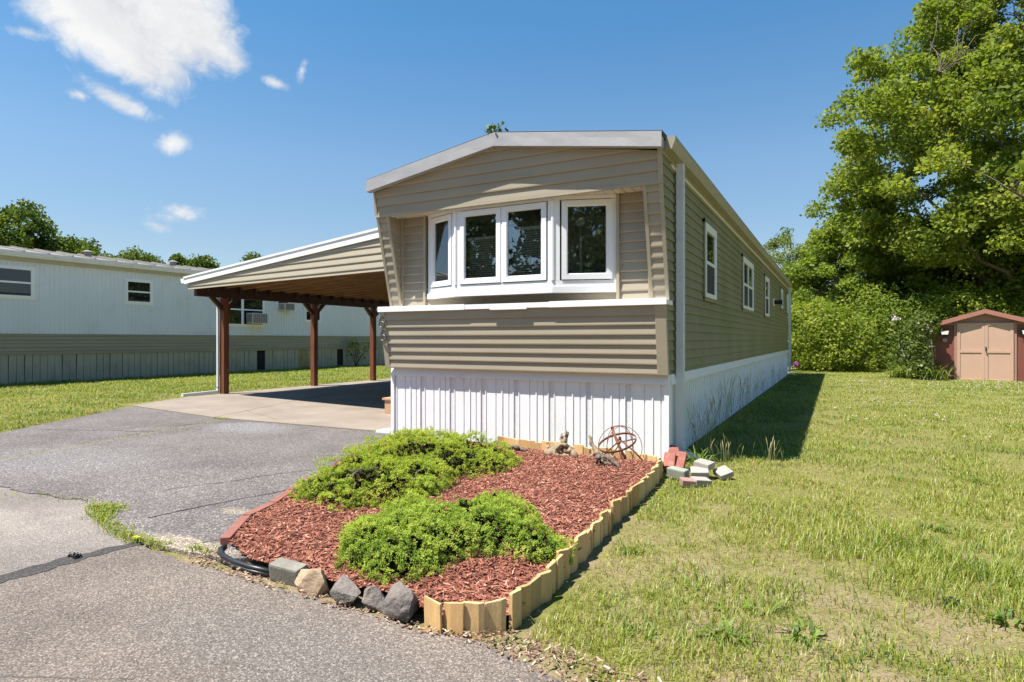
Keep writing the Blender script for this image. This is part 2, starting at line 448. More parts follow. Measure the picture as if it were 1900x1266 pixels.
# ------------------------------------------------------------------ ground surfaces
def ground_mat():
    m, t, out = newmat('lawn_soil')
    p = pos(t)
    n1 = t.noise(p, .55, 6, .6); n2 = t.noise(p, 3.2, 6, .65); n3 = t.noise(p, 60, 4, .7)
    soil = t.ramp(n3, [(.25, (.16, .11, .065)), (.5, (.29, .215, .135)), (.75, (.39, .31, .21))])
    grs = t.ramp(t.noise(p, 25, 5, .7), [(.3, (.07, .09, .016)), (.5, (.16, .165, .035)), (.72, (.28, .25, .09))])
    f = t.ramp(t.math('ADD', t.math('MULTIPLY', n1, .45), t.math('MULTIPLY', n2, .55)), [(.43, 0.), (.58, 1.)])
    # bare soil close to the road, turf further back
    sep = t.new('ShaderNodeSeparateXYZ', ins={0: p})
    yb = t.math('MULTIPLY_ADD', sep.outputs[1], -.22, -.20, clamp=True)
    bare = t.math('SUBTRACT', 1., t.math('MULTIPLY', t.math('SUBTRACT', 1., f), t.math('ADD', .35, yb)), clamp=True)
    c = t.mix(bare, soil, grs)
    b = t.new('ShaderNodeBsdfPrincipled', ins={'Base Color': c, 'Roughness': .95, 'Specular IOR Level': .1})
    t.l.new(t.bump(t.noise(p, 35, 6, .7), .8, .03), b.inputs['Normal'])
    t.l.new(b.outputs[0], out.inputs[0]); return m
def line_dist(t, p, a, b, wob, wsc):
    """signed distance to the line a-b with a wobble, and a mask along its length"""
    d = V((b[0]-a[0], b[1]-a[1])); L = d.length; ang = math.atan2(d.y, d.x)
    mp = t.new('ShaderNodeMapping', vector_type='TEXTURE', ins={'Vector': p, 'Location': (a[0], a[1], 0), 'Rotation': (0, 0, ang)})
    sp = t.new('ShaderNodeSeparateXYZ', ins={0: mp.outputs[0]})
    w = t.math('MULTIPLY', t.math('SUBTRACT', t.noise(p, wsc, 5, .65), .5), wob)
    y = t.math('ABSOLUTE', t.math('ADD', sp.outputs[1], w))
    x = sp.outputs[0]
    inside = t.math('MULTIPLY', t.math('GREATER_THAN', x, 0.), t.math('LESS_THAN', x, L))
    return y, inside
def asphalt(name, base, agg, warm, cracks=(), patch=None, scale=1.0, streak=None):
    m, t, out = newmat(name)
    p = pos(t)
    big = t.noise(p, .8, 6, .6); mid = t.noise(p, 5, 5, .6)
    vc = t.vor(p, 210*scale, out='Color'); vr = t.new('ShaderNodeSeparateColor', ins={0: vc}).outputs[0]
    fine = t.noise(p, 330*scale, 2, .6)
    k_ = agg[0]/base[0]
    g = t.mix(t.ramp(mid, [(.45, 0.), (.8, .4)]), base, tuple(min(1, c*1.35) for c in base))
    g = t.mix(1.0, g, t.ramp(big, [(.28, tuple(.72*c for c in warm)), (.5, warm), (.72, tuple(1.25*c for c in warm))]), 'MULTIPLY')
    if patch:
        for (cx, cy, rr, col) in patch:
            mp = t.new('ShaderNodeMapping', vector_type='TEXTURE', ins={'Vector': p, 'Location': (cx, cy, 0), 'Scale': (rr[0], rr[1], 1)})
            ln = t.new('ShaderNodeVectorMath', operation='LENGTH'); t.l.new(mp.outputs[0], ln.inputs[0])
            f = t.ramp(t.math('ADD', ln.outputs['Value'], t.math('MULTIPLY', t.math('SUBTRACT', t.noise(p, 4, 6, .7), .5), 1.1)), [(.55, .8), (1., 0.)])
            g = t.mix(f, g, col)
    g = t.mix(1.0, g, t.ramp(vr, [(0, .50), (.3, .85), (.72, 1.08), (.9, min(k_, 1.9)), (1, min(2.6, k_*1.2))]), 'MULTIPLY')
    g = t.mix(1.0, g, t.ramp(fine, [(.25, .60), (.75, 1.40)]), 'MULTIPLY')
    hh = t.math('MULTIPLY', t.noise(p, 130*scale, 3, .6), 1.)
    for (a, b, w, wob, col, soft) in cracks:
        y, ins = line_dist(t, p, a, b, wob, 2.3)
        f = t.math('MULTIPLY', t.ramp(t.math('DIVIDE', y, w*2.), [(.5-soft*.5, 1.), (.5+soft*.5+.001, 0.)]), ins)
        if soft > .3: f = t.math('MULTIPLY', f, t.ramp(t.noise(p, 6, 4, .7), [(.35, .15), (.6, 1.)]))
        g = t.mix(f, g, col)
        hh = t.math('SUBTRACT', hh, t.math('MULTIPLY', f, .8))
    b = t.new('ShaderNodeBsdfPrincipled', ins={'Base Color': g, 'Roughness': .88, 'Specular IOR Level': .3})
    t.l.new(t.bump(hh, .7, .006), b.inputs['Normal'])
    t.l.new(b.outputs[0], out.inputs[0]); return m
SOIL = ground_mat()
DK = (.035, .03, .027)
ROADNEW = asphalt('road_asphalt', (.142, .118, .100), (.25, .212, .18), (1, .985, .96), patch=[(-.35, -4.95, (.10, .06), (.19, .125, .08)), (-.5, -4.6, (.9, .3), (.135, .118, .102))],
                  cracks=[((-1.35, -5.3), (-.75, -5.0), .004, .08, (.07, .06, .05), .8)], scale=.8)
ROADOLD = asphalt('old_road_asphalt', (.185, .163, .145), (.29, .265, .24), (1, .98, .96), patch=[(-3.9, -4.3, (.9, .25), (.25, .22, .185))])
DRIVE = asphalt('driveway_asphalt', (.118, .105, .099), (.29, .265, .245), (1, .985, .975), scale=.5,
    cracks=[((-6.0, -4.0), (-6.95, .1), .028, .18, (.21, .18, .10), .5), ((-6.6, -.2), (-7.6, -1.6), .01, .3, (.022, .018, .016), .3), ((-2.75, -3.75), (-2.35, -2.0), .013, .16, (.022, .018, .016), .25),
            ((-3.4, -3.2), (-2.6, -1.2), .008, .25, (.022, .018, .016), .3), ((-2.45, -2.05), (-2.9, -.4), .010, .2, (.022, .018, .016), .3), ((-8.3, -1.9), (-6.7, -1.3), .012, .3, (.022, .018, .016), .3),
            ((-1.95, -3.95), (-1.75, -3.6), .006, .06, (.022, .018, .016), .2), ((-4.6, -3.9), (-4.5, -1.2), .006, .5, (.1, .09, .08), .4), ((-5.6, -2.6), (-5.0, .0), .05, .4, (.15, .137, .123), .8)],
    patch=[(-2.35, -3.35, (.16, .10), (.24, .195, .15)), (-4.0, -3.98, (1.0, .22), (.27, .235, .185)), (-5.6, -2.9, (1.4, .8), (.15, .14, .132)), (-5.9, -.4, (.9, .5), (.165, .16, .158)),
           (-2.0, -3.98, (.55, .14), (.26, .215, .16)), (-3.0, -.5, (.7, .5), (.078, .075, .076))])
TAR = asphalt('tar_seam', (.052, .047, .044), (.12, .11, .10), (1, 1, 1))
def concrete_mat():
    m, t, out = newmat('pad_concrete')
    p = pos(t)
    g = t.ramp(t.noise(p, 1.1, 6, .65), [(.3, (.205, .165, .130)), (.7, (.285, .240, .195))])
    g = t.mix(1.0, g, t.ramp(t.noise(p, 90, 3, .7), [(.25, .78), (.75, 1.2)]), 'MULTIPLY')
    hh = t.noise(p, 120, 3)
    for (a, b, w, wob, col) in [((-7.2, -.1), (-8.4, 3.1), .016, .03, (.09, .08, .05)), ((-8.4, 3.1), (-12, 14), .016, .03, (.1, .085, .065)), ((-10.6, 3.05), (-3.6, 3.0), .012, .02, (.13, .115, .09)),
                                ((-7.6, .9), (-6.2, .35), .006, .12, (.1, .085, .06)), ((-3.6, 6.), (-11, 6.2), .012, .02, (.13, .115, .09))]:
        y, ins = line_dist(t, p, a, b, wob, 3.)
        f = t.math('MULTIPLY', t.ramp(t.math('DIVIDE', y, w*2.), [(.35, 1.), (.6, 0.)]), ins)
        g = t.mix(f, g, col); hh = t.math('SUBTRACT', hh, f)
    g = t.mix(t.ramp(t.noise(p, .9, 5, .6), [(.52, 0.), (.75, .5)]), g, (.155, .125, .095))
    b = t.new('ShaderNodeBsdfPrincipled', ins={'Base Color': g, 'Roughness': .85, 'Specular IOR Level': .3})
    t.l.new(t.bump(hh, .4, .004), b.inputs['Normal'])
    t.l.new(b.outputs[0], out.inputs[0]); return m
CONC = concrete_mat()

# the ground: one sheet to the horizon, finer and slightly uneven near the house
def grid(x0, x1, y0, y1, nx, ny, zf):
    xs = np.linspace(x0, x1, nx+1); ys = np.linspace(y0, y1, ny+1)
    X, Y = np.meshgrid(xs, ys); Z = zf(X, Y)
    v = np.stack([X.ravel(), Y.ravel(), Z.ravel()], 1)
    i = np.arange(nx*ny); r = i//nx; c = i % nx; a = r*(nx+1)+c
    return v, np.stack([a, a+1, a+nx+2, a+nx+1], 1)
def lawn_h(X, Y):
    """height of the turf: flat under paving and house, gently uneven on the lawns"""
    inr = np.clip((X-.35)/.6, 0, 1)*np.clip((Y+4.25)/.3, 0, 1)*np.clip((60-np.abs(X))/20, 0, 1)*np.clip((60-Y)/20, 0, 1)
    z = -.015+inr*(.03*(fbm(X*1.3, Y*1.3, 3)-.5)+.012*(vnoise(X*6, Y*6)-.5)+.02)
    e = np.clip((-10.95-X)/.5, 0, 1)
    e2 = np.clip((-(X+7.35)-.625*(Y+4.1)-.05)/.5, 0, 1)*(Y < .6)
    inl = np.maximum(e*(Y > .2), e2)*(Y > -4.05)
    return z+inl*(.06+.03*(fbm(X*1.1, Y*1.1, 3)-.5))
v, f = grid(-24, 16, -12, 30, 400, 420, lawn_h)
q, g = grid(-400, 400, -400, 400, 40, 40, lambda X, Y: -.03+0*X)
npmesh('ground', np.concatenate([v, q]), np.concatenate([f, g+len(v)]), SOIL, kind='structure', smooth=True)

def polysheet(name, pts, z, mat_, zb=-.1):
    b = MB(); b.prism([(x, y, zb) for x, y in pts], (0, 0, z-zb)); return b.build(name, mat_, kind='structure')
def wob(pts, amp=.03, step=.15, seed=1, closed=True):
    """roughen an outline"""
    rr = random.Random(seed); out = []
    for i in range(len(pts)-(0 if closed else 1)):
        a, b = V(pts[i]).to_2d(), V(pts[(i+1) % len(pts)]).to_2d()
        n = max(1, int((b-a).length/step))
        if n > 400: n = 1
        for k in range(n):
            p = a.lerp(b, k/n)
            if k: p = p+V((rr.uniform(-amp, amp), rr.uniform(-amp, amp)))
            out.append((p.x, p.y))
    return out
polysheet('road_worn', [(-80, -11.5), (-2.2, -11.5), (-2.2, -4.0), (-2.6, -3.6), (-7.35, -3.9), (-80, -4.02)], .004, ROADOLD)
edge = [(-2.3, -4.10), (-2.05, -4.13), (-1.71, -4.16), (-1.3, -4.15), (-1.05, -4.17), (-.5, -4.17), (-.05, -4.19), (.23, -4.16), (.45, -4.2), (.64, -4.27), (1.2, -4.5), (4, -4.7), (60, -4.8)]
e2 = []
for i in range(len(edge)-2):
    for k in range(5):
        e2.append((edge[i][0]+(edge[i+1][0]-edge[i][0])*k/5+random.uniform(-.008, .008), edge[i][1]+(edge[i+1][1]-edge[i][1])*k/5+random.uniform(-.012, .012)))
polysheet('road', [(-2.3, -11.6), (60, -11.6)]+[edge[-1]]+[edge[-2]]+e2[::-1], .012, ROADNEW)
polysheet('road_seam', wob([(-2.45, -11.55), (-2.27, -11.55), (-2.25, -4.25), (-2.22, -4.09), (-2.30, -4.08), (-2.38, -4.4), (-2.43, -5.2)], .022, .07, 4), .0145, TAR)
polysheet('driveway', wob([(-7.35, -4.035), (-3.6, -3.70), (-3.1, -3.88), (-2.2, -4.06)], .035, .12, 6, False)+[(-2.2, -4.06), (-1.9, -4.05), (-1.55, -4.02), (-1.05, -3.7), (-1.2, -3.), (-1.8, -.6), (-3.61, .0), (-3.66, .16), (-7.2, .05), (-10.16, .45), (-8.41, -2.33)], .0125, DRIVE)
polysheet('concrete_pad', [(-3.63, .13), (-3.63, 15), (-11.1, 15), (-11.0, 2.3), (-10.2, .44), (-7.2, .03)], .028, CONC)

# ------------------------------------------------------------------ the mobile home
WX = -3.61; L = 17.72
home = thing('mobile_home', 'tan vinyl sided mobile home with white skirting and a front bay window, beside the carport', 'mobile home', (WX/2, L/2, 0))
COURSE = .105
ex, ey, ez = V((1, 0, 0)), V((0, 1, 0)), V((0, 0, 1))

# skirting with perforated strips
b = MB()
per = WX*-1/8
prof = [(0, -.012), (.062, -.012), (.064, .004), (.074, .004), (.076, -.004), (.2, -.004), (.202, -.014), (.214, -.014), (.216, -.004), (.285, -.004), (.287, .006), (.30, .006), (.302, -.004), (.375, -.004), (.377, -.014), (.39, -.014), (.392, -.004), (per-.012, -.004), (per-.01, .004), (per-.002, .004)]
for i in range(8):
    x = WX+i*per+.0
    pts = [(x+p, d) for p, d in prof]+[(x+per, -.012)]
    for k in range(len(pts)-1):
        b.cm = 1 if k == 0 and i > 0 or (k == 0) else 0
        (xa, da), (xb, db) = pts[k], pts[k+1]
        b.quad((xa, -da*-1*-1, 0), (xb, -db*-1*-1, 0), (xb, -db*-1*-1, .80), (xa, -da*-1*-1, .80))
b.cm = 0
b.box(WX+.0, -.0, .03, .06, 0, .8)
b.build('front_skirting', [WHITE, PERF], home)
b = MB()
b.ribbed((.0, .06, 0), ey, ez, ex, L-.06, .80, [(0, 0), (.085, 0), (.088, .008), (.10, .008), (.103, 0)], .115)
b.box(-.05, -.012, .061, L, 0, .8)
b.build('side_skirting', WHITE_GRIME, home)
b = MB(); b.box(WX, WX+.03, .061, L, 0, .8); b.box(WX+.031, -.051, L-.03, L, 0, .8); b.build('rear_skirting', WHITE_GRIME, home)
b = MB()   # sloped cap trim above the skirting, and corner posts
b.prism([(WX-.012, -.026, .80), (WX-.012, -.026, .812), (WX-.012, -.008, .904), (WX-.012, .05, .904), (WX-.012, .05, .80)], (-WX+.024, 0, 0))
b.prism([(.04, .051, .80), (.02, .051, .904), (-.04, .051, .904), (-.04, .051, .80)], (0, L-.052, 0))
b.box(WX-.014, WX+.035, -.018, .02, 0, .8)
b.box(-.03, .018, -.018, .055, 0, .8)
b.build('skirting_trim', WHITE, home)

# lower front panel leaning forward to the ledge
yb, yt, zb, zt = -.070, -.185, .905, 1.625
vv = V((0, yt-yb, zt-zb)); H = vv.length; vv.normalize(); nn = V((0, -1, 0)); nn = (nn-vv*nn.dot(vv)).normalized()
b = MB(); b.sheet((WX+.03, yb, zb), ex, vv, nn, [(0, 0), (3.50, 0), (3.50, H), (0, H)], H/7.0, .0125)
b.prism([(WX+.02, .05, .905), (WX+.02, yb+.006, .905), (WX+.02, yt+.006, zt), (WX+.02, .05, zt)], (3.5, 0, 0))
b.build('lower_front_siding', SIDING, home)
b = MB()
b.obox(V((WX-.045, yb, zb))+nn*.002-nn*.02, (.078, 0, 0), vv*H, nn*.038)
b.build('corner_trim', TRIM, home, bevel=.004)
b = MB(); b.obox(V((-.085, yb, zb))-nn*.02, (.115, 0, 0), vv*H, nn*.040)
b.build('corner_trim', TRIM, home, bevel=.004)
# house number
for zc in (1.47, 1.30):
    b = MB(); yy = yb+(zc-zb)/(zt-zb)*(yt-yb)-.034
    c = V((WX-.018, yy, zc)); r = .036
    pth = [c+V((.034, 0, .072)), c+V((.014, 0, .090)), c+V((-.014, 0, .084)), c+V((-.034, 0, .052)), c+V((-.041, 0, .008))]
    pth += [c+V((-math.cos(a)*r*1.12, 0, -math.sin(a)*r-.008)) for a in np.linspace(.15, 2*math.pi*.93, 18)]
    b.tube(pth, .0095, 8)
    b.build('house_number', DIGIT, home)

# ledge
b = MB()
b.box(WX-.06, .045, -.222, .035, 1.627, 1.672)
b.box(WX-.06, -2.35, -.230, -.2225, 1.622, 1.690); b.box(-1.25, .045, -.230, -.2225, 1.622, 1.690); b.box(-2.35, -1.25, -.2265, -.2225, 1.626, 1.684)
b.box(-2.0, -1.52, -.234, -.2305, 1.612, 1.650)
b.build('ledge', WHITE, home, bevel=.003)

# fins either side of the recess
def fin(x0, x1, inner_right):
    zb, zt = 1.674, 2.835; yb, yt = -.015, -.295
    vv = V((0, yt-yb, zt-zb)); H = vv.length; vv.normalize(); nn = V((0, -1, 0)); nn = (nn-vv*nn.dot(vv)).normalized()
    b = MB(); b.sheet((x0+.02, yb, zb), ex, vv, nn, [(0, 0), (x1-x0-.04, 0), (x1-x0-.04, H), (0, H)], COURSE*1.06, .011)
    b.prism([(x0+.015, yb+.004, zb), (x0+.015, yt+.004, zt), (x0+.015, .04, zt), (x0+.015, .04, zb)], (x1-x0-.03, 0, 0))
    xi = x1 if inner_right else x0; n2 = ex if inner_right else -ex
    b.sheet((xi-n2.x*.012, 0, 0), ey, ez, n2, [(yb, zb), (yt, zt), (.0, zt), (.0, zb)], COURSE, .010)
    b.build('fin_siding', SIDING, home)
    b = MB()
    for xa in ((x0-.012, .036), (x1-.024, .036)):
        b.obox(V((xa[0], yb, zb))-nn*.012, (xa[1], 0, 0), vv*H, nn*.030)
    b.box(min(xi+n2.x*.0, xi+n2.x*.028), max(xi, xi+n2.x*.028), -.045, -.012, zb, zt)
    b.build('fin_trim', TRIM, home)
fin(WX, -3.44, True)
fin(-.165, .012, False)

# wall behind the recess
RY = -.005
b = MB()
for x0, x1 in ((-3.44, -3.055), (-.535, -.165)):
    b.sheet((x0, RY, 0), ex, ez, -ey, [(0, 1.67), (x1-x0, 1.67), (x1-x0, 2.84), (0, 2.84)], COURSE, .012)
    b.box(x0, x1, RY+.001, .07, 1.67, 2.84)
b.sheet((-3.055, RY, 0), ex, ez, -ey, [(0, 1.67), (2.52, 1.67), (2.52, 1.80), (0, 1.80)], COURSE, .012)
b.box(-3.055, -.535, RY+.001, .07, 1.67, 1.8)
b.build('recess_siding', SIDING, home)
b = MB(); b.box(-3.085, -3.052, -.045, -.006, 1.672, 2.838); b.build('recess_trim', TRIM, home)
b = MB(); b.box(-.54, -.507, -.045, -.006, 1.672, 2.838); b.build('recess_trim', TRIM, home)
b = MB(); b.ribbed((-3.44, -.29, 2.838), ex, ey, -ez, 3.275, .33, [(0, 0), (.09, 0), (.092, -.008), (.1, -.008), (.102, 0)], .104)
b.box(-3.44, -.165, -.29, .04, 2.849, 2.87)
b.build('soffit', SOFFIT, home)

# brow over the recess
zb, yb = 2.835, -.305; sl = -.14
vv = V((0, sl, 1)).normalized(); nn = V((0, -1, 0)); nn = (nn-vv*nn.dot(vv)).normalized()
k = vv.z
hs_, hm = (3.135-zb)/k, (3.44-zb)/k; mid = 1.80
b = MB(); b.sheet((WX+.02, yb, zb), ex, vv, nn, [(0, 0), (3.60, 0), (3.60, hs_), (mid-.02, hm), (0, hs_)], .112, .012)
b.prism([(WX+.015, yb+.004, zb), (.01, yb+.004, zb), (.01, yb+.004+sl*.3, 3.135), (WX+mid, yb+.004+sl*.605, 3.44), (WX+.015, yb+.004+sl*.3, 3.135)], (0, .06, 0))
b.build('brow_siding', SIDING, home)
b = MB()
b.box(WX-.01, .025, -.328, -.282, 2.818, 2.846)
b.obox((WX-.018, yb+.012, zb+.01), (.036, 0, 0), vv*.31, nn*.034)
b.obox((-.012, yb+.012, zb+.01), (.040, 0, 0), vv*.31, nn*.034)
b.build('brow_trim', TRIM, home)

# fascia (two lengths meeting at the ridge), roof
xm = WX+mid
b = MB()
for (xa, za, xb, zb2) in ((WX-.035, 3.265, xm, 3.568), (xm, 3.568, .055, 3.285)):
    n = 10; vs = []
    for i in range(n+1):
        f_ = i/n; x = xa+(xb-xa)*f_; z = za+(zb2-za)*f_; w = random.uniform(-.0012, .0012)
        hgt = .150
        vs += [(x, -.475+w, z-hgt), (x, -.470-w, z-hgt*.4), (x, -.468, z), (x, -.39, z+.006), (x, -.39, z-hgt)]
    fs = []
    for i in range(n):
        for j in range(5): fs.append((i*5+j, i*5+(j+1) % 5, (i+1)*5+(j+1) % 5, (i+1)*5+j)[::-1])
    fs += [tuple(range(5)), tuple(range(n*5, n*5+5))[::-1]]
    b.add(vs, fs)
b.build('front_fascia', METAL_FASCIA, home)
b = MB()
b.prism([(WX-.04, -.46, 3.272), (xm, -.46, 3.58), (.06, -.46, 3.295), (.06, -.46, 3.24), (xm, -.46, 3.50), (WX-.04, -.46, 3.22)], (0, L+.6, 0))
b.build('roof', DARKROOF, home)
b = MB(); b.box(-.01, .03, -.32, L, 3.12, 3.24); b.box(WX-.03, WX+.01, -.32, L, 3.12, 3.22)
b.build('eave_board', GUTTER, home)

# side walls
b = MB()
n = ex
b.sheet((.0, 0, 0), ey, ez, n, [(.045, .905), (L, .905), (L, 3.125), (.045, 3.125)], COURSE, .013)
b.sheet((.0, 0, 0), ey, ez, n, [(-.055, .905), (.045, .905), (.045, 1.626), (-.170, 1.626)], COURSE, .013)
b.sheet((.0, 0, 0), ey, ez, n, [(-.012, 1.674), (.045, 1.674), (.045, 3.125), (-.355, 3.125), (-.295, 2.835)], COURSE, .013)
b.box(-.06, -.002, .048, L-.002, .9, 3.12)
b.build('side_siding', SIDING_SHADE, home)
b = MB()
b.sheet((WX, 0, 0), -ey, ez, -ex, [(-L, .905), (-.045, .905), (-.045, 3.125), (-L, 3.125)], COURSE, .013)
b.box(WX+.002, WX+.06, .06, L-.002, .9, 3.12)
b.build('carport_side_siding', SIDING, home)
b = MB(); b.sheet((0, L, 0), -ex, ez, ey, [(0, .905), (-WX, .905), (-WX, 3.2), (-WX/2, 3.45), (0, 3.2)], COURSE, .013)
b.box(WX+.07, -.07, L-.06, L-.003, .9, 3.2)
b.build('rear_siding', SIDING, home)
b = MB()
b.box(WX+.062, -.062, .95, 1.0, .92, 3.1); b.box(WX+.062, -.062, .08, .949, .90, .93); b.box(WX+.062, -.062, .08, .949, 2.86, 2.9)
b.build('room', ROOM, home)
b = MB(); b.box(.012, .03, .06, L, 3.07, 3.11); b.build('eave_strip', SOFFIT, home)

# gutter and downspouts
b = MB(); G0, G1 = -.31, L+.05
b.prism([(.032, G0, 3.15), (.115, G0, 3.15), (.15, G0, 3.235), (.15, G0, 3.275), (.032, G0, 3.275)], (0, G1-G0, 0))
b.build('gutter', GUTTER, home)
def downspout(y, foot=True):
    b = MB()
    b.box(.032, .105, y, y+.085, .13, 3.15)
    for dy in (.02, .045, .07): b.box(.1055, .109, y+dy-.006, y+dy+.006, .14, 3.14)
    b.build('downspout', DSPOUT, home)
    b = MB()
    b.obox((.025, y-.005, .16), (.09, 0, 0), (0, .095, 0), (.0, 0, -.04))
    b.obox((.03, y-.003, .125), (.085, 0, -.04), (0, .091, 0), (.06, 0, -.06))
    b.obox((.10, y-.003, .085), (.17, -.03, -.05), (0, .088, 0), (.005, 0, -.05))
    b.build('downspout_elbow', DSPOUT, home)
downspout(.24); downspout(L-.12)

# bay window
bay = MB()
A, B, C, D = V((-3.02, -.01, 0)), V((-2.46, -.235, 0)), V((-1.195, -.235, 0)), V((-.535, -.01, 0))
faces = []
for P, Q in ((A, B), (B, C), (C, D)):
    u = (Q-P).normalized(); nrm = V((u.y, -u.x, 0)); faces.append((P, u, nrm, (Q-P).length))
def slab(b, face, u0, u1, z0, z1, o0, o1):
    P, u, n, _ = face
    b.obox(P+u*u0+n*o0+ez*z0, u*(u1-u0), n*(o1-o0), ez*(z1-z0))
for i, fc in enumerate(faces):
    Ln = fc[3]
    slab(bay, fc, -.004, Ln+.004, 1.782, 1.848, -.03, .024)
    slab(bay, fc, -.002, Ln+.002, 1.850, 1.915, -.03, .012)
    slab(bay, fc, 0, Ln, 2.795, 2.836, -.03, .014)
    for u0, u1 in (((0, .075), (Ln-.075, Ln)) if i != 1 else ((0, .06), (Ln-.06, Ln))):
        slab(bay, fc, u0+.001, u1-.001, 1.917, 2.793, -.03, .010)
for P in (B, C): bay.tube([P+V((0, -.006, 1.917)), P+V((0, -.006, 2.793))], .020, 8, smooth=False)
slab(bay, faces[1], .619, .636, 1.917, 2.793, -.03, .016)
bay.prism([A+ez*1.787, B+ez*1.785, C+ez*1.785, D+ez*1.785], (0, 0, .02))
bayo = bay.build('bay_window', WHITE_CLEAN, home)
def sash(fc, u0, u1, z0, z1, fw, name='window_frame', parent=None, out=.022, dep=-.02):
    b = MB()
    slab(b, fc, u0, u1, z0, z0+fw, dep, out); slab(b, fc, u0, u1, z1-fw, z1, dep, out)
    slab(b, fc, u0, u0+fw, z0+fw, z1-fw, dep, out); slab(b, fc, u1-fw, u1, z0+fw, z1-fw, dep, out)
    s2 = fw+.012   # glazing bead
    for (a0, a1, c0, c1) in ((u0+fw, u1-fw, z0+fw, z0+s2), (u0+fw, u1-fw, z1-s2, z1-fw), (u0+fw, u0+s2, z0+s2, z1-s2), (u1-s2, u1-fw, z0+s2, z1-s2)):
        slab(b, fc, a0, a1, c0, c1, dep, out-.016)
    o = b.build(name, WHITE_CLEAN, parent)
    p = MB(); slab(p, fc, u0+s2, u1-s2, z0+s2, z1-s2, -.004, .001)
    p.build('pane', GLASS, parent)
    return o
sash(faces[0], .085, faces[0][3]-.08, 1.925, 2.785, .055, parent=bayo)
sash(faces[1], .066, .616, 1.925, 2.785, .055, parent=bayo)
sash(faces[1], .639, 1.189, 1.925, 2.785, .055, parent=bayo)
sash(faces[2], .095, .640, 1.925, 2.785, .055, parent=bayo)

# side windows
def side_window(y0, y1, z0, z1, mull=False, x=.0):
    fc = (V((x, y0, 0)), ey, ex, y1-y0); b = MB()
    W_ = y1-y0
    for a in ((0, .05, z0, z1), (W_-.05, W_, z0, z1), (.05, W_-.05, z0, z0+.055), (.05, W_-.05, z1-.10, z1)): slab(b, fc, *a, -.03, .050)
    zm = (z0+z1)/2-.02
    for a in ((.05, W_-.05, zm-.022, zm+.022), (.05, .085, zm+.022, z1-.1), (W_-.085, W_-.05, zm+.022, z1-.1), (.05, .08, z0+.055, zm-.022), (W_-.08, W_-.05, z0+.055, zm-.022)): slab(b, fc, *a, -.03, .038)
    if mull: slab(b, fc, W_/2-.03, W_/2+.03, z0+.056, z1-.101, -.03, .044)
    o = b.build('side_window', WHITE_CLEAN, home)
    p = MB(); slab(p, fc, .086, W_-.086, zm+.023, z1-.101, .0245, .027); p.build('pane', GLASSDK, o)
    p = MB(); slab(p, fc, .081, W_-.081, z0+.056, zm-.023, .0245, .028); p.build('insect_screen', SCREEN, o)
    p = MB()
    slab(p, fc, -.04, -.001, z0-.03, z1+.05, -.005, .036); slab(p, fc, W_+.001, W_+.04, z0-.03, z1+.05, -.005, .036); slab(p, fc, -.04, W_+.04, z0-.05, z0-.001, -.005, .040); slab(p, fc, -.04, W_+.04, z1+.001, z1+.06, -.005, .036)
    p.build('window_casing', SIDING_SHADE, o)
side_window(1.86, 2.66, 1.83, 2.80)
side_window(5.52, 7.05, 1.85, 2.80, True)
side_window(9.45, 10.4, 1.85, 2.80)
side_window(14.2, 14.9, 2.25, 2.85)
side_window(16.7, 17.3, 2.2, 2.85)
b = MB(); b.box(.012, .04, 11.75, 12.05, 2.20, 2.40); 
b.build('vent_plate', WHITE_CLEAN, home)
b = MB(); b.cyl((.041, 11.9, 2.30), .055, .16, 14, (1, 0, 0)); b.cyl((.2, 11.9, 2.30), .075, .04, 14, (1, 0, 0)); b.build('vent_pipe', LAMPBLK, home)

# blinds and a floor lamp inside the bay
def blind(x0, x1, z0, z1, y, label):
    root = thing('window_blind', label, 'window blind', ((x0+x1)/2, y, z0), 'venetian blinds inside the bay window')
    b = MB(); b.box(x0, x1, y-.02, y+.02, z1, z1+.03); b.build('head_rail', BLIND, root)
    b = MB(); z = z0+.03
    while z < z1-.005:
        b.obox((x0, y-.010, z-.004), (x1-x0, 0, 0), (0, .016, .014), (0, -.0006, .0012)); z += .026
    b.box(x0, x1, y-.012, y+.012, z0, z0+.014)
    for xx in (x0+.06, x1-.06): b.box(xx-.001, xx+.001, y-.001, y+.001, z0, z1)
    b.build('slats', BLIND, root)
blind(-2.34, -1.88, 1.96, 2.45, -.15, 'pale slatted blind behind the left one of the two middle bay panes')
blind(-1.73, -1.28, 1.96, 2.52, -.15, 'pale slatted blind lowered half way behind the right one of the two middle bay panes')
lp = CAM+ray(1077, 412)*((.16-CAM.y)/ray(1077, 412).y)
fl = thing('floor_lamp', 'pale floor lamp with a round shade standing behind the right bay pane', 'lamp', (lp.x, lp.y, .93))
b = MB(); b.cyl((lp.x, lp.y, .931), .13, .02, 20); b.tube([(lp.x, lp.y, .95), (lp.x+.012, lp.y, 1.9), (lp.x, lp.y, 2.22), (lp.x, lp.y, lp.z-.02)], [.03, .028, .018, .008], 10); b.build('stand', LAMPSTAND, fl)
b = MB(); b.torus((lp.x, lp.y, lp.z), .042, .02, (1, 0, 0), (0, .5, .86), 20, 8); b.cyl((lp.x, lp.y, lp.z-.01), .05, .02, 16, (0, -.86, .5)); b.build('lamp_shade', LAMPGLASS, fl)

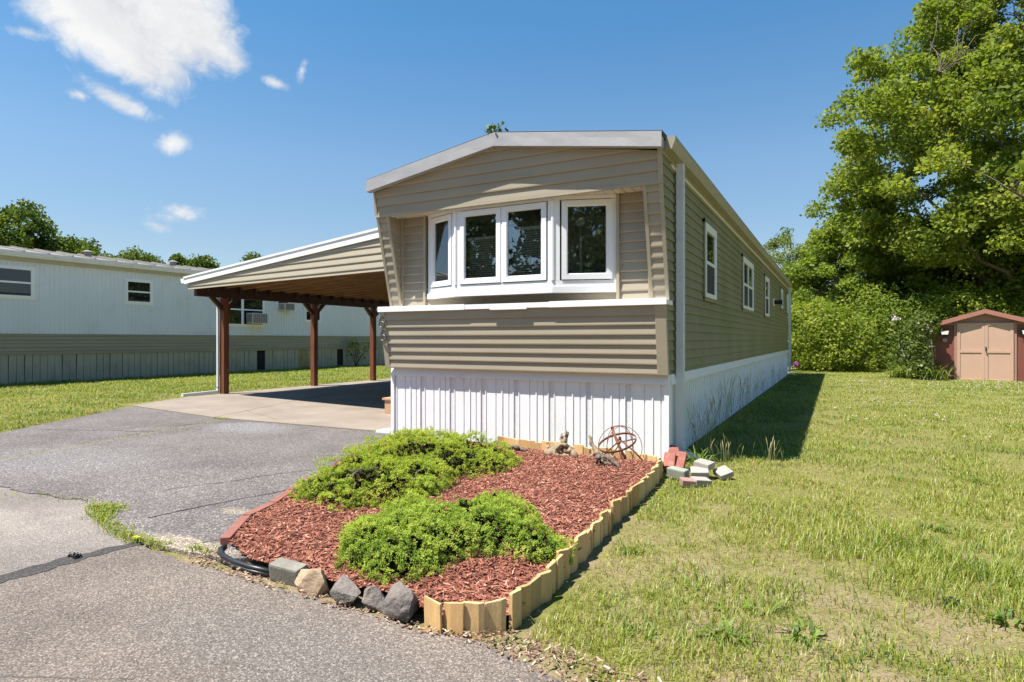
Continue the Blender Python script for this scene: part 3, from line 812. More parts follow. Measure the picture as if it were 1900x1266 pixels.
# ------------------------------------------------------------------ carport
cp = thing('carport', 'brown timber carport with lean-to roof and tan gable siding left of the mobile home', 'carport', (-7.2, 6.2, .028))
XP = -10.85; CY0, CY1 = 2.12, 11.2
zr = lambda x: 2.615+(x+10.95)*.066
yf = lambda x: CY0-(x+11)*.135
def band(b, x0, x1, dy, a0, a1, dep):
    b.prism([(x0, yf(x0)+dy, zr(x0)+a0), (x1, yf(x1)+dy, zr(x1)+a0), (x1, yf(x1)+dy, zr(x1)+a1), (x0, yf(x0)+dy, zr(x0)+a1)], (0, dep, 0))
b = MB(); band(b, -11.0, -3.5, -.08, -.02, .02, CY1-CY0)
for i in range(9): band(b, -11., -3.5, .4+i*1.1, .021, .042, .04)
b.build('roof_sheet', WHITE, cp)
b = MB(); band(b, -11.02, -3.5, -.10, -.13, .015, .018); band(b, -11.02, -3.5, -.115, -.01, .028, .013); b.build('roof_fascia', WHITE, cp)
uu = V((1, -.135, 0)).normalized(); un = V((uu.y, -uu.x, 0)); kx = 1/uu.x
b = MB(); b.sheet((-10.9, yf(-10.9)-.055, 0), uu, ez, un, [(0, 2.36), (7.24*kx, 2.36), (7.24*kx, zr(-3.66)-.03), (0, zr(-10.9)-.03)], .115, .012)
b.prism([(-10.9, yf(-10.9)-.05, 2.36), (-3.66, yf(-3.66)-.05, 2.36), (-3.66, yf(-3.66)-.05, zr(-3.66)-.03), (-10.9, yf(-10.9)-.05, zr(-10.9)-.03)], (0, .03, 0))
b.build('gable_siding', TRIM, cp)
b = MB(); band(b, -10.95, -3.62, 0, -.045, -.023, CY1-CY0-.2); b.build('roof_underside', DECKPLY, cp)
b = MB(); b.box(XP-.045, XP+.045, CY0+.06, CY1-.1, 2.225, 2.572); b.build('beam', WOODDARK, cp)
b = MB(); b.box(-3.72, -3.675, 1.2, CY1-.1, 2.84, 3.03); b.build('ledger', WOODDARK, cp)
y = 2.45
while y < CY1-.2:
    x0, x1 = XP+.05, -3.722
    r = MB(); r.prism([(x0, y, zr(x0)-.19), (x1, y, zr(x1)-.19), (x1, y, zr(x1)-.05), (x0, y, zr(x0)-.05)], (0, .045, 0)); ro = r.build('rafter', RAFTER, cp)
    h = MB(); h.box(x0-.002, x0+.07, y-.004, y-.001, 2.36, 2.47); h.box(x0-.002, x0+.07, y+.046, y+.049, 2.36, 2.47); h.box(x0-.002, x0+.07, y-.004, y+.049, 2.355, 2.359); h.build('joist_hanger', STEEL, ro)
    y += .42
for y in (2.90, 5.62, 7.98, 10.4):
    p = MB(); p.box(XP-.068, XP+.068, y-.068, y+.068, .028, 2.22); po = p.build('post', WOODBROWN, cp, bevel=.004)
    for sg in (-1, 1):
        q = MB(); q.prism([(XP-.038, y+sg*.069, 1.92), (XP-.038, y+sg*.38, 2.219), (XP-.038, y+sg*.25, 2.219), (XP-.038, y+sg*.069, 2.05)], (.076, 0, 0)); q.build('brace', WOODDARK, po)
b = MB(); b.prism([(-11.025, CY0-.1, 2.50), (-11.10, CY0-.1, 2.50), (-11.13, CY0-.1, 2.57), (-11.13, CY0-.1, 2.60), (-11.025, CY0-.1, 2.60)], (0, CY1-CY0, 0)); b.build('gutter', WHITE, cp)
b = MB(); b.box(-10.965, -10.92, 2.775, 2.825, .16, 2.5)
b.build('downspout', DSPOUT, cp)
b = MB(); b.obox((-10.97, 2.775, .05), (.05, 0, 0), (0, .05, 0), (.0, .0, .13))
b.obox((-11.0, 1.95, .035), (.07, 0, 0), (.02, .82, .015), (0, 0, .06))
b.build('downspout_elbow', DSPOUT, cp)

st = thing('wooden_steps', 'low timber landing with a red rail post beside the home under the carport', 'steps', (-4.6, 2.6, .028))
b = MB()
for i in range(8): b.box(-5.20, -3.68, 1.68+i*.19, 1.68+i*.19+.18, .255, .29)
b.build('tread', TIMBER, st)
b = MB()
for z in (.03, .143):
    b.box(-5.16, -3.69, 1.70, 1.735, z, z+.11); b.box(-5.16, -5.125, 1.736, 3.2, z, z+.11)
b.build('step_side', TIMBER, st)
b = MB(); b.box(-5.05, -5.005, 1.85, 1.895, .291, 1.25); b.build('rail_post', REDPAINT, st)
b = MB(); b.prism([(-3.95, .05, .01), (-3.70, .05, .01), (-3.68, .05, .075), (-3.93, .05, .05)], (0, .2, 0))
b.build('splash_block', WHITE, None, bevel=.008, label='small white splash block on the pavement at the left front corner of the home', cat='splash block')

# ------------------------------------------------------------------ neighbouring trailer
NX = -18.05; NY0, NY1 = -4., 21.
nt = thing('neighbour_trailer', 'long white ribbed metal trailer with tan band across the left lawn', 'trailer home', (NX-2, 8.5, .04))
b = MB(); b.ribbed((NX, NY0, 1.42), ey, ez, ex, NY1-NY0, 1.98, [(0, 0), (.07, 0), (.08, .010), (.10, .010), (.11, 0)], .125)
b.box(NX-4, NX-.03, NY0, NY1, .85, 3.4); b.build('wall', NWALL, nt)
b = MB(); b.sheet((NX-.01, 0, 0), ey, ez, ex, [(NY0, .875), (NY1, .875), (NY1, 1.42), (NY0, 1.42)], .105, .016); b.box(NX-.01, NX+.026, NY0, NY1, .865, .9); b.box(NX-.01, NX+.022, NY0, NY1, 1.405, 1.43); b.build('wall_band', NBAND, nt)
b = MB(); y = NY0; 
i = 0
while y < NY1:
    w = .185
    if any(abs(y+w/2-h) < .16 for h in (9.82, 14.08)): y += w; i += 1; continue
    z1 = .862
    ln = random.uniform(-.012, .012)
    b.cm = 1 if abs(y+w/2-12.0) < .2 else 0
    b.obox((NX-.045, y+.004, .0), (.022+random.uniform(0, .004), 0, 0), (0, w-.014, 0), (0, ln, z1)); y += w; i += 1
b.cm = 0
b.build('skirting', [NSKIRT, YELLOWDIRT], nt)
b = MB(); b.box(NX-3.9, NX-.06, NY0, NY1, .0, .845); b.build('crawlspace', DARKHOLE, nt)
b = MB(); b.box(NX-.02, NX+.10, NY0-.1, NY1, 3.40, 3.47); b.prism([(NX-.02, NY0-.1, 3.47), (NX+.11, NY0-.1, 3.47), (NX+.13, NY0-.1, 3.52), (NX-.02, NY0-.1, 3.52)], (0, NY1-NY0, 0)); b.build('fascia', NTRIM, nt)
b = MB(); b.prism([(NX+.132, NY0-.1, 3.50), (NX+.21, NY0-.1, 3.50), (NX+.25, NY0-.1, 3.60), (NX+.25, NY0-.1, 3.64), (NX+.132, NY0-.1, 3.64)], (0, NY1-NY0, 0)); b.build('gutter', DSPOUT, nt)
b = MB(); b.prism([(NX+.14, NY0-.12, 3.665), (NX-2, NY0-.12, 4.02), (NX-4.1, NY0-.12, 3.68), (NX-4.1, NY0-.12, 3.53), (NX-.1, NY0-.12, 3.53), (NX+.13, NY0-.12, 3.641)], (0, NY1-NY0, 0))
y = NY0
while y < NY1: b.prism([(NX+.15, y, 3.668), (NX-2, y, 4.024), (NX-2, y, 4.055), (NX+.15, y, 3.70)], (0, .05, 0)); y += .6
b.build('roof', NROOF, nt)
for y in (4.15, 6.9):
    b = MB(); b.cyl((NX-.9, y, 3.82), .10, .16, 14); b.cyl((NX-.9, y, 3.985), .17, .05, 14, r2=.06); b.build('roof_vent', NROOF, nt)
def nwin(y0, y1, z0, z1, split=False):
    fc = (V((NX+.012, y0, 0)), ey, ex, y1-y0); W_ = y1-y0; b = MB()
    for a in ((-.05, .0, z0-.05, z1+.05), (W_, W_+.05, z0-.05, z1+.05), (0, W_, z0-.05, z0), (0, W_, z1, z1+.05)): slab(b, fc, *a, -.01, .012)
    for a in ((.0, .05, z0, z1), (W_-.05, W_, z0, z1), (.05, W_-.05, z0, z0+.05), (.05, W_-.05, z1-.05, z1)): slab(b, fc, *a, -.01, .03)
    zm = (z0+z1)/2; slab(b, fc, .05, W_-.05, zm-.025, zm+.025, -.01, .025)
    if split: slab(b, fc, W_/2-.05, W_/2+.05, z0+.05, z1-.05, -.01, .028)
    o = b.build('window', WHITE_CLEAN, nt)
    p = MB(); slab(p, fc, .05, W_-.05, z0+.05, z1-.05, -.008, .006); p.build('pane', GLASSN, o)
nwin(1.1, 2.28, 2.42, 3.22); nwin(4.78, 5.58, 2.43, 3.14); nwin(8.05, 9.95, 1.80, 2.98, True); nwin(10.6, 11.2, 2.55, 3.1); nwin(12.05, 12.9, 2.05, 2.9); nwin(16.85, 17.5, 2.1, 2.7)
def aircon(y, z, w, h, label):
    root = thing('air_conditioner', label, 'air conditioner', (NX+.2, y+w/2, z), 'window air conditioners on the white trailer')
    b = MB(); b.box(NX+.05, NX+.40, y, y+w, z, z+h); b.build('casing', ACBODY, root, bevel=.01)
    b = MB()
    for k in range(8): b.box(NX+.402, NX+.41, y+.03+k*(w-.06)/8, y+.03+(k+.7)*(w-.06)/8, z+.03, z+h-.03)
    for k in range(6): b.box(NX+.10+k*.045, NX+.125+k*.045, y-.006, y-.001, z+.05, z+h-.05)
    b.build('grille', ACGRILL, root)
aircon(9.15, 1.87, .7, .40, 'boxy air conditioner in the wide window of the white trailer')
aircon(10.66, 2.42, .5, .30, 'smaller air conditioner half hidden by the carport beam on the white trailer')

SENSOR_SHADOW = mat('sensor_shadow_grey', (.055, .04, .04), .6)  # sensor disc coloured dark to stand for the round shadow under the lamp
# ------------------------------------------------------------------ shed and the dark building beyond
sc = at_depth(1827, 630, 18.7); sc.z = 0
su = V((.995, -.0995, 0)); sn = V((-.0995, -.995, 0)); sb = -sn
shed = thing('garden_shed', 'brick red garden shed with pink double doors at the right edge of the lawn', 'shed', sc)
hw = 1.24; ze = 1.78; za = 2.17
P = lambda u, d, z: sc+su*u+sb*d+ez*z
b = MB(); b.prism([P(-hw, 0, -.02), P(hw, 0, -.02), P(hw, 0, ze-.05), P(-hw, 0, ze-.05)], sb*.04)
b.prism([P(-hw, .041, -.02), P(-hw+.04, .041, -.02), P(-hw+.04, .041, ze), P(-hw, .041, ze)], sb*1.5); b.prism([P(hw-.04, .041, -.02), P(hw, .041, -.02), P(hw, .041, ze), P(hw-.04, .041, ze)], sb*1.5)
b.prism([P(-hw, 1.55, -.02), P(hw, 1.55, -.02), P(hw, 1.55, ze), P(0, 1.55, za), P(-hw, 1.55, ze)], sb*.04)
b.build('wall', REDSHED, shed)
b = MB(); b.prism([P(-hw, .0, ze-.048), P(hw, .0, ze-.048), P(hw, 0, ze), P(0, 0, za-.03), P(-hw, 0, ze)], sb*.04); b.build('gable', PINKTRIM, shed)
b = MB()
for sg in (-1, 1):
    b.prism([P(sg*(hw+.17), -.16, ze-.06), P(0, -.16, za), P(0, -.16, za+.03), P(sg*(hw+.17), -.16, ze-.03)], sb*1.85)
b.build('roof', SHEDROOF, shed)
b = MB()
for sg in (-1, 1):
    b.prism([P(sg*(hw+.19), -.19, ze-.16), P(0, -.19, za-.10), P(0, -.19, za+.035), P(sg*(hw+.19), -.19, ze-.025)], sb*.028)
b.build('fascia', mat('shed_fascia', (.36, .15, .115), .6, .08), shed)
b = MB()
b.obox(P(-.76, -.012, -.02), su*.07, sn*.02, ez*1.80); b.obox(P(.69, -.012, -.02), su*.07, sn*.02, ez*1.80); b.obox(P(-.76, -.012, 1.781), su*1.52, sn*.022, ez*.03)
b.build('door_frame', PINKTRIM, shed)
for sg in (0, 1):
    u0 = -.687+sg*.688; dw = .684
    b = MB(); b.obox(P(u0, -.015, -.015), su*dw, sn*.03, ez*1.79)
    for a, w_, z0, h in ((0, dw, .0, .07), (0, dw, 1.72, .07), (0, dw, .88, .075), (0, .075, .0715, .807), (dw-.075, .075, .0715, .807), (0, .075, .9565, .762), (dw-.075, .075, .9565, .762)):
        b.obox(P(u0+a, -.0455, -.015+z0), su*w_, sn*.018, ez*h)
    d = b.build('door', PINKDOOR, shed)
    if sg:
        b = MB(); b.obox(P(u0+.01, -.064, .93), su*.03, sn*.02, ez*.12); b.tube([P(u0+.03, -.07, .93), P(u0+.045, -.09, .87), P(u0+.05, -.07, .8)], .012, 6); b.build('latch', LAMPBLK, d)
for u in (-1.0, .98):
    b = MB(); b.prism([P(u-.10, -.002, 1.40), P(u+.10, -.002, 1.40), P(u+.14, -.002, 1.57), P(u-.14, -.002, 1.57)], sn*.10)
    lo = b.build('lamp', LAMPBLK, shed)
    b = MB(); b.prism([P(u-.08, -.104, 1.43), P(u+.08, -.104, 1.43), P(u+.105, -.104, 1.545), P(u-.105, -.104, 1.545)], sn*.01); b.build('lamp_lens', LAMPGLASS, lo)
    b = MB(); b.cyl(P(u, -.01, 1.25), .07, .06, 16, sn); b.build('lamp_sensor_shadow', SENSOR_SHADOW, lo)

dk = at_depth(1905, 630, 30); dk.z = 0
dh = thing('dark_outbuilding', 'dark walled outbuilding with grey roof behind the red shed', 'outbuilding', dk)
su = V((c_, s_, 0)); sn = V((s_, -c_, 0)); sb = -sn
Q = lambda u, d, z: dk+su*u+sb*d+ez*z
b = MB(); b.obox(Q(-1.6, 0, 0), su*8, sb*5, ez*2.8); b.build('wall', DARKSHED, dh)
b = MB(); b.prism([Q(-1.9, -.4, 2.72), Q(-1.9, 2.5, 3.75), Q(-1.9, 5.4, 2.72), Q(-1.9, 5.4, 2.6), Q(-1.9, 2.5, 3.6), Q(-1.9, -.4, 2.6)], su*8.6); b.build('roof', GREYROOF, dh)

# ------------------------------------------------------------------ foliage helpers
def unit(a): return a/np.maximum(1e-9, np.linalg.norm(a, axis=1, keepdims=True))
def leaf_quads(P, ln, wd, upb, rng, outward=None, ob=0., fold=.18):
    n = len(P)
    nr = rng.normal(size=(n, 3)); nr[:, 2] += upb
    if outward is not None: nr += outward*ob
    nr = unit(nr)
    d = unit(np.cross(nr, rng.normal(size=(n, 3)))); w = np.cross(nr, d)
    l = (ln*rng.uniform(.65, 1.3, n))[:, None]; wv = w*(l*wd/ln*.5)
    m = P+d*l*.45+nr*l*fold*-1
    vs = np.stack([P, m+wv+nr*l*fold, P+d*l, m-wv+nr*l*fold], 1).reshape(-1, 3)
    return vs, np.arange(4*n).reshape(n, 4)

MAPLE = leafmat('maple_leaf', [(0, (.09, .135, .018)), (.4, (.20, .255, .034)), (.75, (.28, .32, .048)), (1, (.36, .37, .08))], .5, rough=.65, gloss=.012)
DARKLEAF = leafmat('dark_tree_leaf', [(0, (.09, .14, .022)), (.5, (.20, .27, .036)), (1, (.30, .35, .06))], .5, rough=.65, gloss=.012)
PALELEAF = leafmat('pale_tree_leaf', [(0, (.10, .14, .035)), (.5, (.18, .23, .06)), (1, (.27, .31, .11))], .45)
SHRUBLEAF = leafmat('shrub_leaf', [(0, (.07, .115, .014)), (.45, (.19, .25, .026)), (.8, (.32, .36, .04)), (1, (.42, .43, .08))], .5, rough=.65, gloss=.012)
IVYLEAF = leafmat('ivy_leaf', [(0, (.04, .07, .012)), (.5, (.10, .145, .022)), (1, (.22, .24, .05))], .36)
REFLEAF = leafmat('roadside_leaf', [(0, (.025, .045, .012)), (.5, (.05, .08, .02)), (1, (.09, .12, .03))], .25)
FARLEAF = leafmat('far_tree_leaf', [(0, (.045, .080, .012)), (.5, (.10, .15, .018)), (1, (.17, .21, .03))], .4)
JUNI = leafmat('juniper_needle', [(0, (.045, .080, .016)), (.25, (.18, .27, .038)), (.55, (.36, .44, .060)), (1, (.52, .55, .10))], .42, gloss=0.)
JUNI2 = leafmat('juniper_needle_green', [(0, (.040, .080, .020)), (.25, (.165, .26, .045)), (.55, (.33, .43, .070)), (1, (.50, .55, .115))], .42, gloss=0.)
GRASS = leafmat('grass_blade', [(0, (.46, .37, .19)), (.16, (.36, .32, .09)), (.34, (.325, .345, .034)), (.60, (.225, .29, .020)), (.82, (.105, .18, .012)), (1, (.055, .11, .010))], .38, gloss=.04)
WEEDLEAF = leafmat('weed_leaf', [(0, (.07, .13, .018)), (.5, (.14, .22, .028)), (1, (.21, .28, .045))], .38)
LILYLEAF = leafmat('daylily_leaf', [(0, (.10, .16, .025)), (.5, (.18, .24, .04)), (1, (.27, .31, .06))], .35)
TALLG = leafmat('tall_grass_stem', [(0, (.12, .15, .045)), (.5, (.22, .23, .085)), (1, (.38, .33, .16))], .3)
PINKFLOWER = leafmat('magenta_petal', [(0, (.30, .06, .26)), (1, (.46, .14, .40))], .3)
WHITEFLOWER = leafmat('white_petal', [(0, (.62, .56, .60)), (1, (.80, .74, .78))], .3)

def limb_path(a, b, rng, lift, n=7, jit=.06):
    a = np.array(a); b = np.array(b); L_ = np.linalg.norm(b-a); out = []
    for i in range(n):
        f_ = i/(n-1); p = a+(b-a)*f_
        p[2] += lift*L_*math.sin(math.pi*f_)*.5
        if 0 < i < n-1: p = p+rng.normal(size=3)*jit*L_*.25
        out.append(p)
    return out

def make_tree(name, label, base, height, tr, prof, nclump, per, crad, leaf, mat_, seed, cat='tree', group=None, flat=.6, inner=.35, bark=BARK, limbs=16, zlo=.15, lump=.22, upb=.55, clip=None, leafw=.8):
    rng = np.random.default_rng(seed)
    root = thing(name, label, cat, base, group); B0 = np.array(base, float)
    top = height*.86
    tp = [B0+np.array([rng.normal()*.02*height*f_, rng.normal()*.02*height*f_, top*f_]) for f_ in np.linspace(0, 1, 9)]
    tb = MB(); tb.tube([tuple(p) for p in tp], [tr*(1.25 if i == 0 else 1)*(1-.9*i/8) for i in range(9)], 9)
    skel = []
    for i in range(8):
        for f_ in np.linspace(0, 1, 5): skel.append(tp[i]+(tp[i+1]-tp[i])*f_)
    # clump centres
    cl = []
    while len(cl) < nclump:
        z = rng.uniform(zlo, 1.0); a = rng.uniform(0, 2*math.pi)
        rr = prof(z)
        if rng.random() > (rr/ max(prof(.35), prof(.5), prof(.6), .1))**1.2+.12: continue
        lp_ = 1+lump*math.sin(3*a+seed)*math.sin(9*z+seed*.7)+lump*float(np.clip(rng.normal()*.45, -.6, .6))
        r_ = rr*lp_*(inner+(1-inner)*math.sqrt(rng.random()))
        p = B0+np.array([math.cos(a)*r_, math.sin(a)*r_, z*height])
        if clip and not clip(p): continue
        cl.append(p)
    cl = np.array(cl)
    # main limbs run to the outer clumps
    dist = np.linalg.norm(cl[:, :2]-B0[:2], axis=1)
    order = np.argsort(-dist)
    for i in range(limbs):
        c = cl[order[int(i*len(order)*.55/limbs)]]
        h = np.linalg.norm(c[:2]-B0[:2]); zs = max(.10*height, c[2]-B0[2]-h*rng.uniform(.45, .9)); zs = min(zs, top*.9)
        st_ = tp[0]+(tp[-1]-tp[0])*(zs/top)
        pth = limb_path(st_, c, rng, .22, 7, .16); r0 = tr*.34*(1-.55*zs/top)
        tb.tube([tuple(p) for p in pth], [max(.012, r0*(1-.9*k/6)) for k in range(7)], 6)
        for k in range(6):
            for f_ in (0., .5): skel.append(pth[k]+(pth[k+1]-pth[k])*f_)
    sk = np.array(skel)
    for c in cl:
        d = sk-c; d2 = (d**2).sum(1)+np.where(d[:, 2] > .3, 6., 0.)
        s0 = sk[np.argmin(d2)]
        pth = limb_path(s0, c, rng, .16, 6, .2); tb.tube([tuple(p) for p in pth], [max(.006, tr*.055)*(1-.14*k) for k in range(6)], 4, False)
    tb.build('trunk', bark, root)
    n = nclump*per
    ci = np.repeat(np.arange(nclump), per)
    cs = rng.uniform(.65, 1.25, nclump)[ci]
    dirs = unit(rng.normal(size=(n, 3))); rad = crad*cs*rng.random(n)**.45
    Pn = cl[ci]+dirs*rad[:, None]*np.array([1, 1, flat])
    Pn[:, 2] -= (dirs[:, 0]**2+dirs[:, 1]**2)*rad*.25
    vs, fs = leaf_quads(Pn, leaf, leaf*leafw, upb, rng)
    rv = np.clip(.46+rng.normal(size=n)*.16+(rng.normal(size=nclump)*.12)[ci], 0, 1)
    npmesh('crown', vs, fs, mat_, root, {'rnd': np.repeat(rv, 4)})
    return root

def lumpy(dirs, seed, amp):
    s = seed
    return 1+amp*(np.sin(dirs[:, 0]*5+s)*np.sin(dirs[:, 1]*6+s*1.3)*np.sin(dirs[:, 2]*5+s*.7)+.5*np.sin(dirs[:, 0]*11+s*2)*np.sin(dirs[:, 1]*12+s)*np.sin(dirs[:, 2]*10+s))
def blob_points(blobs, n, rng, seed=1, amp=.18, shell=(.72, 1.04), zmin=.02, cull=.82):
    """points over the outside of a union of ellipsoids (x,y,z,rx,ry,rz)"""
    B_ = np.array(blobs, float); area = (B_[:, 3]*B_[:, 4]+B_[:, 3]*B_[:, 5]); pr = area/area.sum()
    k = rng.choice(len(B_), n, p=pr); d = unit(rng.normal(size=(n, 3)))
    f_ = lumpy(d, seed+k, amp)*(shell[0]+(shell[1]-shell[0])*rng.random(n)**.55)
    P_ = B_[k, :3]+d*B_[k, 3:6]*f_[:, None]
    nr = unit(d/B_[k, 3:6]); keep = P_[:, 2] > zmin
    for j in range(len(B_)):
        q = (((P_-B_[j, :3])/B_[j, 3:6])**2).sum(1)
        keep &= ~((q < cull**2) & (k != j))
    return P_[keep], nr[keep]
def make_bush(name, label, base, blobs, n, leaf, mat_, seed, cat='bush', group=None, upb=.5, leafw=.55, stems=14, bark=BARK, amp=.2, extra=None):
    rng = np.random.default_rng(seed); root = thing(name, label, cat, base, group)
    bl = [(base[0]+x, base[1]+y, z, a, b_, c) for x, y, z, a, b_, c in blobs]
    P_, nr = blob_points(bl, n, rng, seed, amp, (.6, 1.03))
    lum = np.array([mnoise.noise(V(p)*1.9+V((seed, 0, 0)))+.6*mnoise.noise(V(p)*4.6) for p in P_])
    P_ = P_+nr*(lum*.27)[:, None]; ok_ = P_[:, 2] > .03; P_ = P_[ok_]; nr = nr[ok_]; lum = lum[ok_]
    vs, fs = leaf_quads(P_, leaf, leaf*leafw, upb, rng, nr, .7)
    rv = np.clip(.5+rng.normal(size=len(P_))*.18+(fbm(P_[:, 0]*1.7+P_[:, 2], P_[:, 1]*1.7-P_[:, 2], 3)-.5)*.5+lum*.22, 0, 1)
    npmesh('foliage', vs, fs, mat_, root, {'rnd': np.repeat(rv, 4)})
    tb = MB()
    for i in range(stems):
        b_ = bl[i % len(bl)]; e = np.array(b_[:3])+rng.normal(size=3)*np.array(b_[3:6])*.4; e[2] = max(.3, e[2])
        st_ = np.array([base[0]+rng.normal()*.15, base[1]+rng.normal()*.15, 0])
        tb.tube([tuple(p) for p in limb_path(st_, e, rng, .1, 5)], [.03, .024, .018, .012, .006], 5)
    tb.build('stems', bark, root)
    return root

def P0(px, d, py=630):
    p = at_depth(px, py, d); return (p.x, p.y, 0.)

# ------------------------------------------------------------------ trees
def tbl(pts):
    xs = [p[0] for p in pts]; ys = [p[1] for p in pts]
    return lambda z: float(np.interp(z, xs, ys))
make_tree('maple_tree', 'very tall spreading maple at the right edge, taller than everything else', P0(1918, 26), 19.5, .40,
          tbl([(.15, 4.5), (.24, 6.8), (.33, 8.2), (.45, 8.0), (.6, 6.9), (.75, 5.4), (.9, 3.2), (1, .6)]), 660, 330, .85, .165, MAPLE, 3, limbs=26, zlo=.235, inner=.3, lump=.16)
make_tree('broadleaf_tree', 'rounded dark green tree under the left side of the tall maple', P0(1640, 33), 9.0, .22,
          tbl([(.1, 2.6), (.3, 4.0), (.6, 4.2), (.85, 2.8), (1, .6)]), 190, 240, .8, .19, DARKLEAF, 8, zlo=.1, inner=.4)
make_tree('broadleaf_tree', 'mid green tree whose top peeks between the home roof corner and the maple', P0(1560, 31), 7.2, .16,
          tbl([(.1, 2.0), (.35, 2.6), (.7, 2.3), (.9, 1.3), (1, .4)]), 120, 230, .6, .17, DARKLEAF, 12, zlo=.1, inner=.4)
make_tree('pale_tree', 'small pale feathery tree just right of the home roof end', P0(1462, 38), 8.0, .14,
          tbl([(.1, 1.4), (.35, 2.1), (.7, 2.0), (.9, 1.2), (1, .3)]), 120, 170, .55, .17, PALELEAF, 15, zlo=.15, leafw=.45, upb=.5)
make_tree('broadleaf_tree', 'dark tree behind the red shed and the maple trunk', P0(1800, 34), 9.0, .24,
          tbl([(.1, 3), (.3, 4.6), (.6, 4.4), (.9, 2.2), (1, .6)]), 150, 230, .95, .22, DARKLEAF, 18, zlo=.1, inner=.4)
make_tree('broadleaf_tree', 'leafy understorey tree below the maple limbs at the right frame edge', P0(1850, 28), 8.2, .13,
          tbl([(.1, 2.6), (.35, 3.6), (.65, 3.3), (.9, 1.6), (1, .4)]), 150, 230, .8, .18, DARKLEAF, 23, zlo=.2, inner=.4)
make_tree('broadleaf_tree', 'light green tree far off beyond the dark outbuilding', P0(1960, 55), 7.2, .24,
          tbl([(.1, 3), (.3, 4.6), (.6, 4.4), (.9, 2.2), (1, .6)]), 100, 180, 1.1, .30, SHRUBLEAF, 19, zlo=.1, inner=.4)
for i, (px, d, h, w, lab) in enumerate([
        (28, 47, 11.6, 4.6, 'biggest dark round tree above the white trailer roof at the left edge'),
        (-60, 44, 10.8, 4.2, 'round tree at the far left frame edge behind the white trailer'),
        (92, 50, 10.3, 3.7, 'tree stepping down right of the biggest tree behind the white trailer'),
        (158, 54, 9.7, 2.9, 'low tree top beside the first roof vent of the white trailer'),
        (258, 60, 10.0, 3.4, 'low tree top between the two roof vents of the white trailer'),
        (316, 66, 10.4, 3.2, 'small tree top beside the second roof vent of the white trailer'),
        (370, 62, 9.8, 2.5, 'rightmost tree top above the white trailer roof left of the carport'),
        (472, 60, 9.3, 1.3, 'tiny tree top showing above the carport roof line')]):
    make_tree('far_tree', lab, P0(px, d), h, .3, tbl([(.1, w*.6), (.4, w), (.65, w*.95), (.85, w*.65), (1, w*.15)]), 100, 270, 1.0, .24, FARLEAF, 30+i, group='trees behind the white trailer', zlo=.25, limbs=8, inner=.5, flat=.7)
for i, (x, y, h, w) in enumerate([(-9, -26, 13, 5), (-16, -24, 12, 5), (-2, -30, 14, 5.5), (5.5, -25, 8., 3.6), (12, -30, 12, 5), (-24, -30, 13, 5)]):
    make_tree('roadside_tree', 'leafy tree across the road, seen only as a reflection in the window panes', (x, y, 0), h, .3, tbl([(.05, w*.6), (.3, w), (.65, w*.95), (.85, w*.65), (1, w*.15)]), 80, 150, 1.15, .34, REFLEAF, 50+i, group='trees across the road', zlo=.05, limbs=8, inner=.5, flat=.8)

# ------------------------------------------------------------------ shrubs on the right
b1 = P0(1540, 24.5)
make_bush('leafy_shrub', 'big bright green leafy shrub at the far end of the home wall', b1,
          [(-1.0, .1, 1.1, .9, .9, 1.2), (-.2, -.2, 1.3, 1.05, 1.0, 1.35), (.75, .1, 1.0, .9, .9, 1.1), (-1.2, .6, 2.0, .8, .8, .8), (-.3, .6, 2.15, .9, .8, .75), (.6, .8, 1.6, .9, .9, .9), (.1, -.6, .6, .9, .6, .6), (1.0, -.3, .5, .6, .6, .5)], 21000, .14, SHRUBLEAF, 61)
b2 = P0(1668, 25.5)
make_bush('leafy_shrub', 'broad green shrub between the big bright shrub and the red shed', b2,
          [(-.9, .1, 1.2, .9, .9, 1.2), (.2, .2, 1.3, 1.1, .9, 1.3), (1.2, .3, 1.2, 1., .9, 1.2), (-.4, .5, 2.3, 1.1, .9, .8), (.8, .6, 2.4, 1.2, .9, .8), (-.2, -.5, .5, .6, .5, .5)], 15000, .13, DARKLEAF, 62)
b3 = P0(1600, 27)
make_bush('hedge', 'tall yellow green hedge behind the shrubs', b3,
          [(-2.2, 0, 1.5, 1.2, 1, 1.3), (-.9, 0, 1.3, 1.1, 1, 1.2), (.4, 0, 2.0, 1.2, 1, 1.7), (1.9, 0, 1.7, 1.2, 1, 1.3), (3.2, .0, 2.2, 1.2, 1, 1.6), (4.8, .2, 1.8, 1.3, 1, 1.4)], 19000, .14, SHRUBLEAF, 63, cat='hedge')
b4 = P0(1795, 24.)
make_bush('leafy_shrub', 'shrub rising behind the left half of the red shed roof', b4,
          [(-.8, .1, 1.6, 1.0, .8, 1.2), (.4, .2, 1.7, 1.1, .8, 1.2), (-.2, .2, 2.5, .9, .8, .7), (1.4, .3, 1.4, .9, .7, 1.)], 9000, .125, SHRUBLEAF, 64)
b6 = P0(1688, 20.3)
make_bush('leafy_shrub', 'loose leafy shrub squeezed between the broad shrub and the ivy covered trunk', b6,
          [(-.15, .0, .75, .42, .4, .75), (.22, .1, 1.15, .40, .4, .75), (.0, .25, 1.5, .4, .4, .5), (.3, .35, .7, .4, .4, .7)], 4200, .10, IVYLEAF, 65)
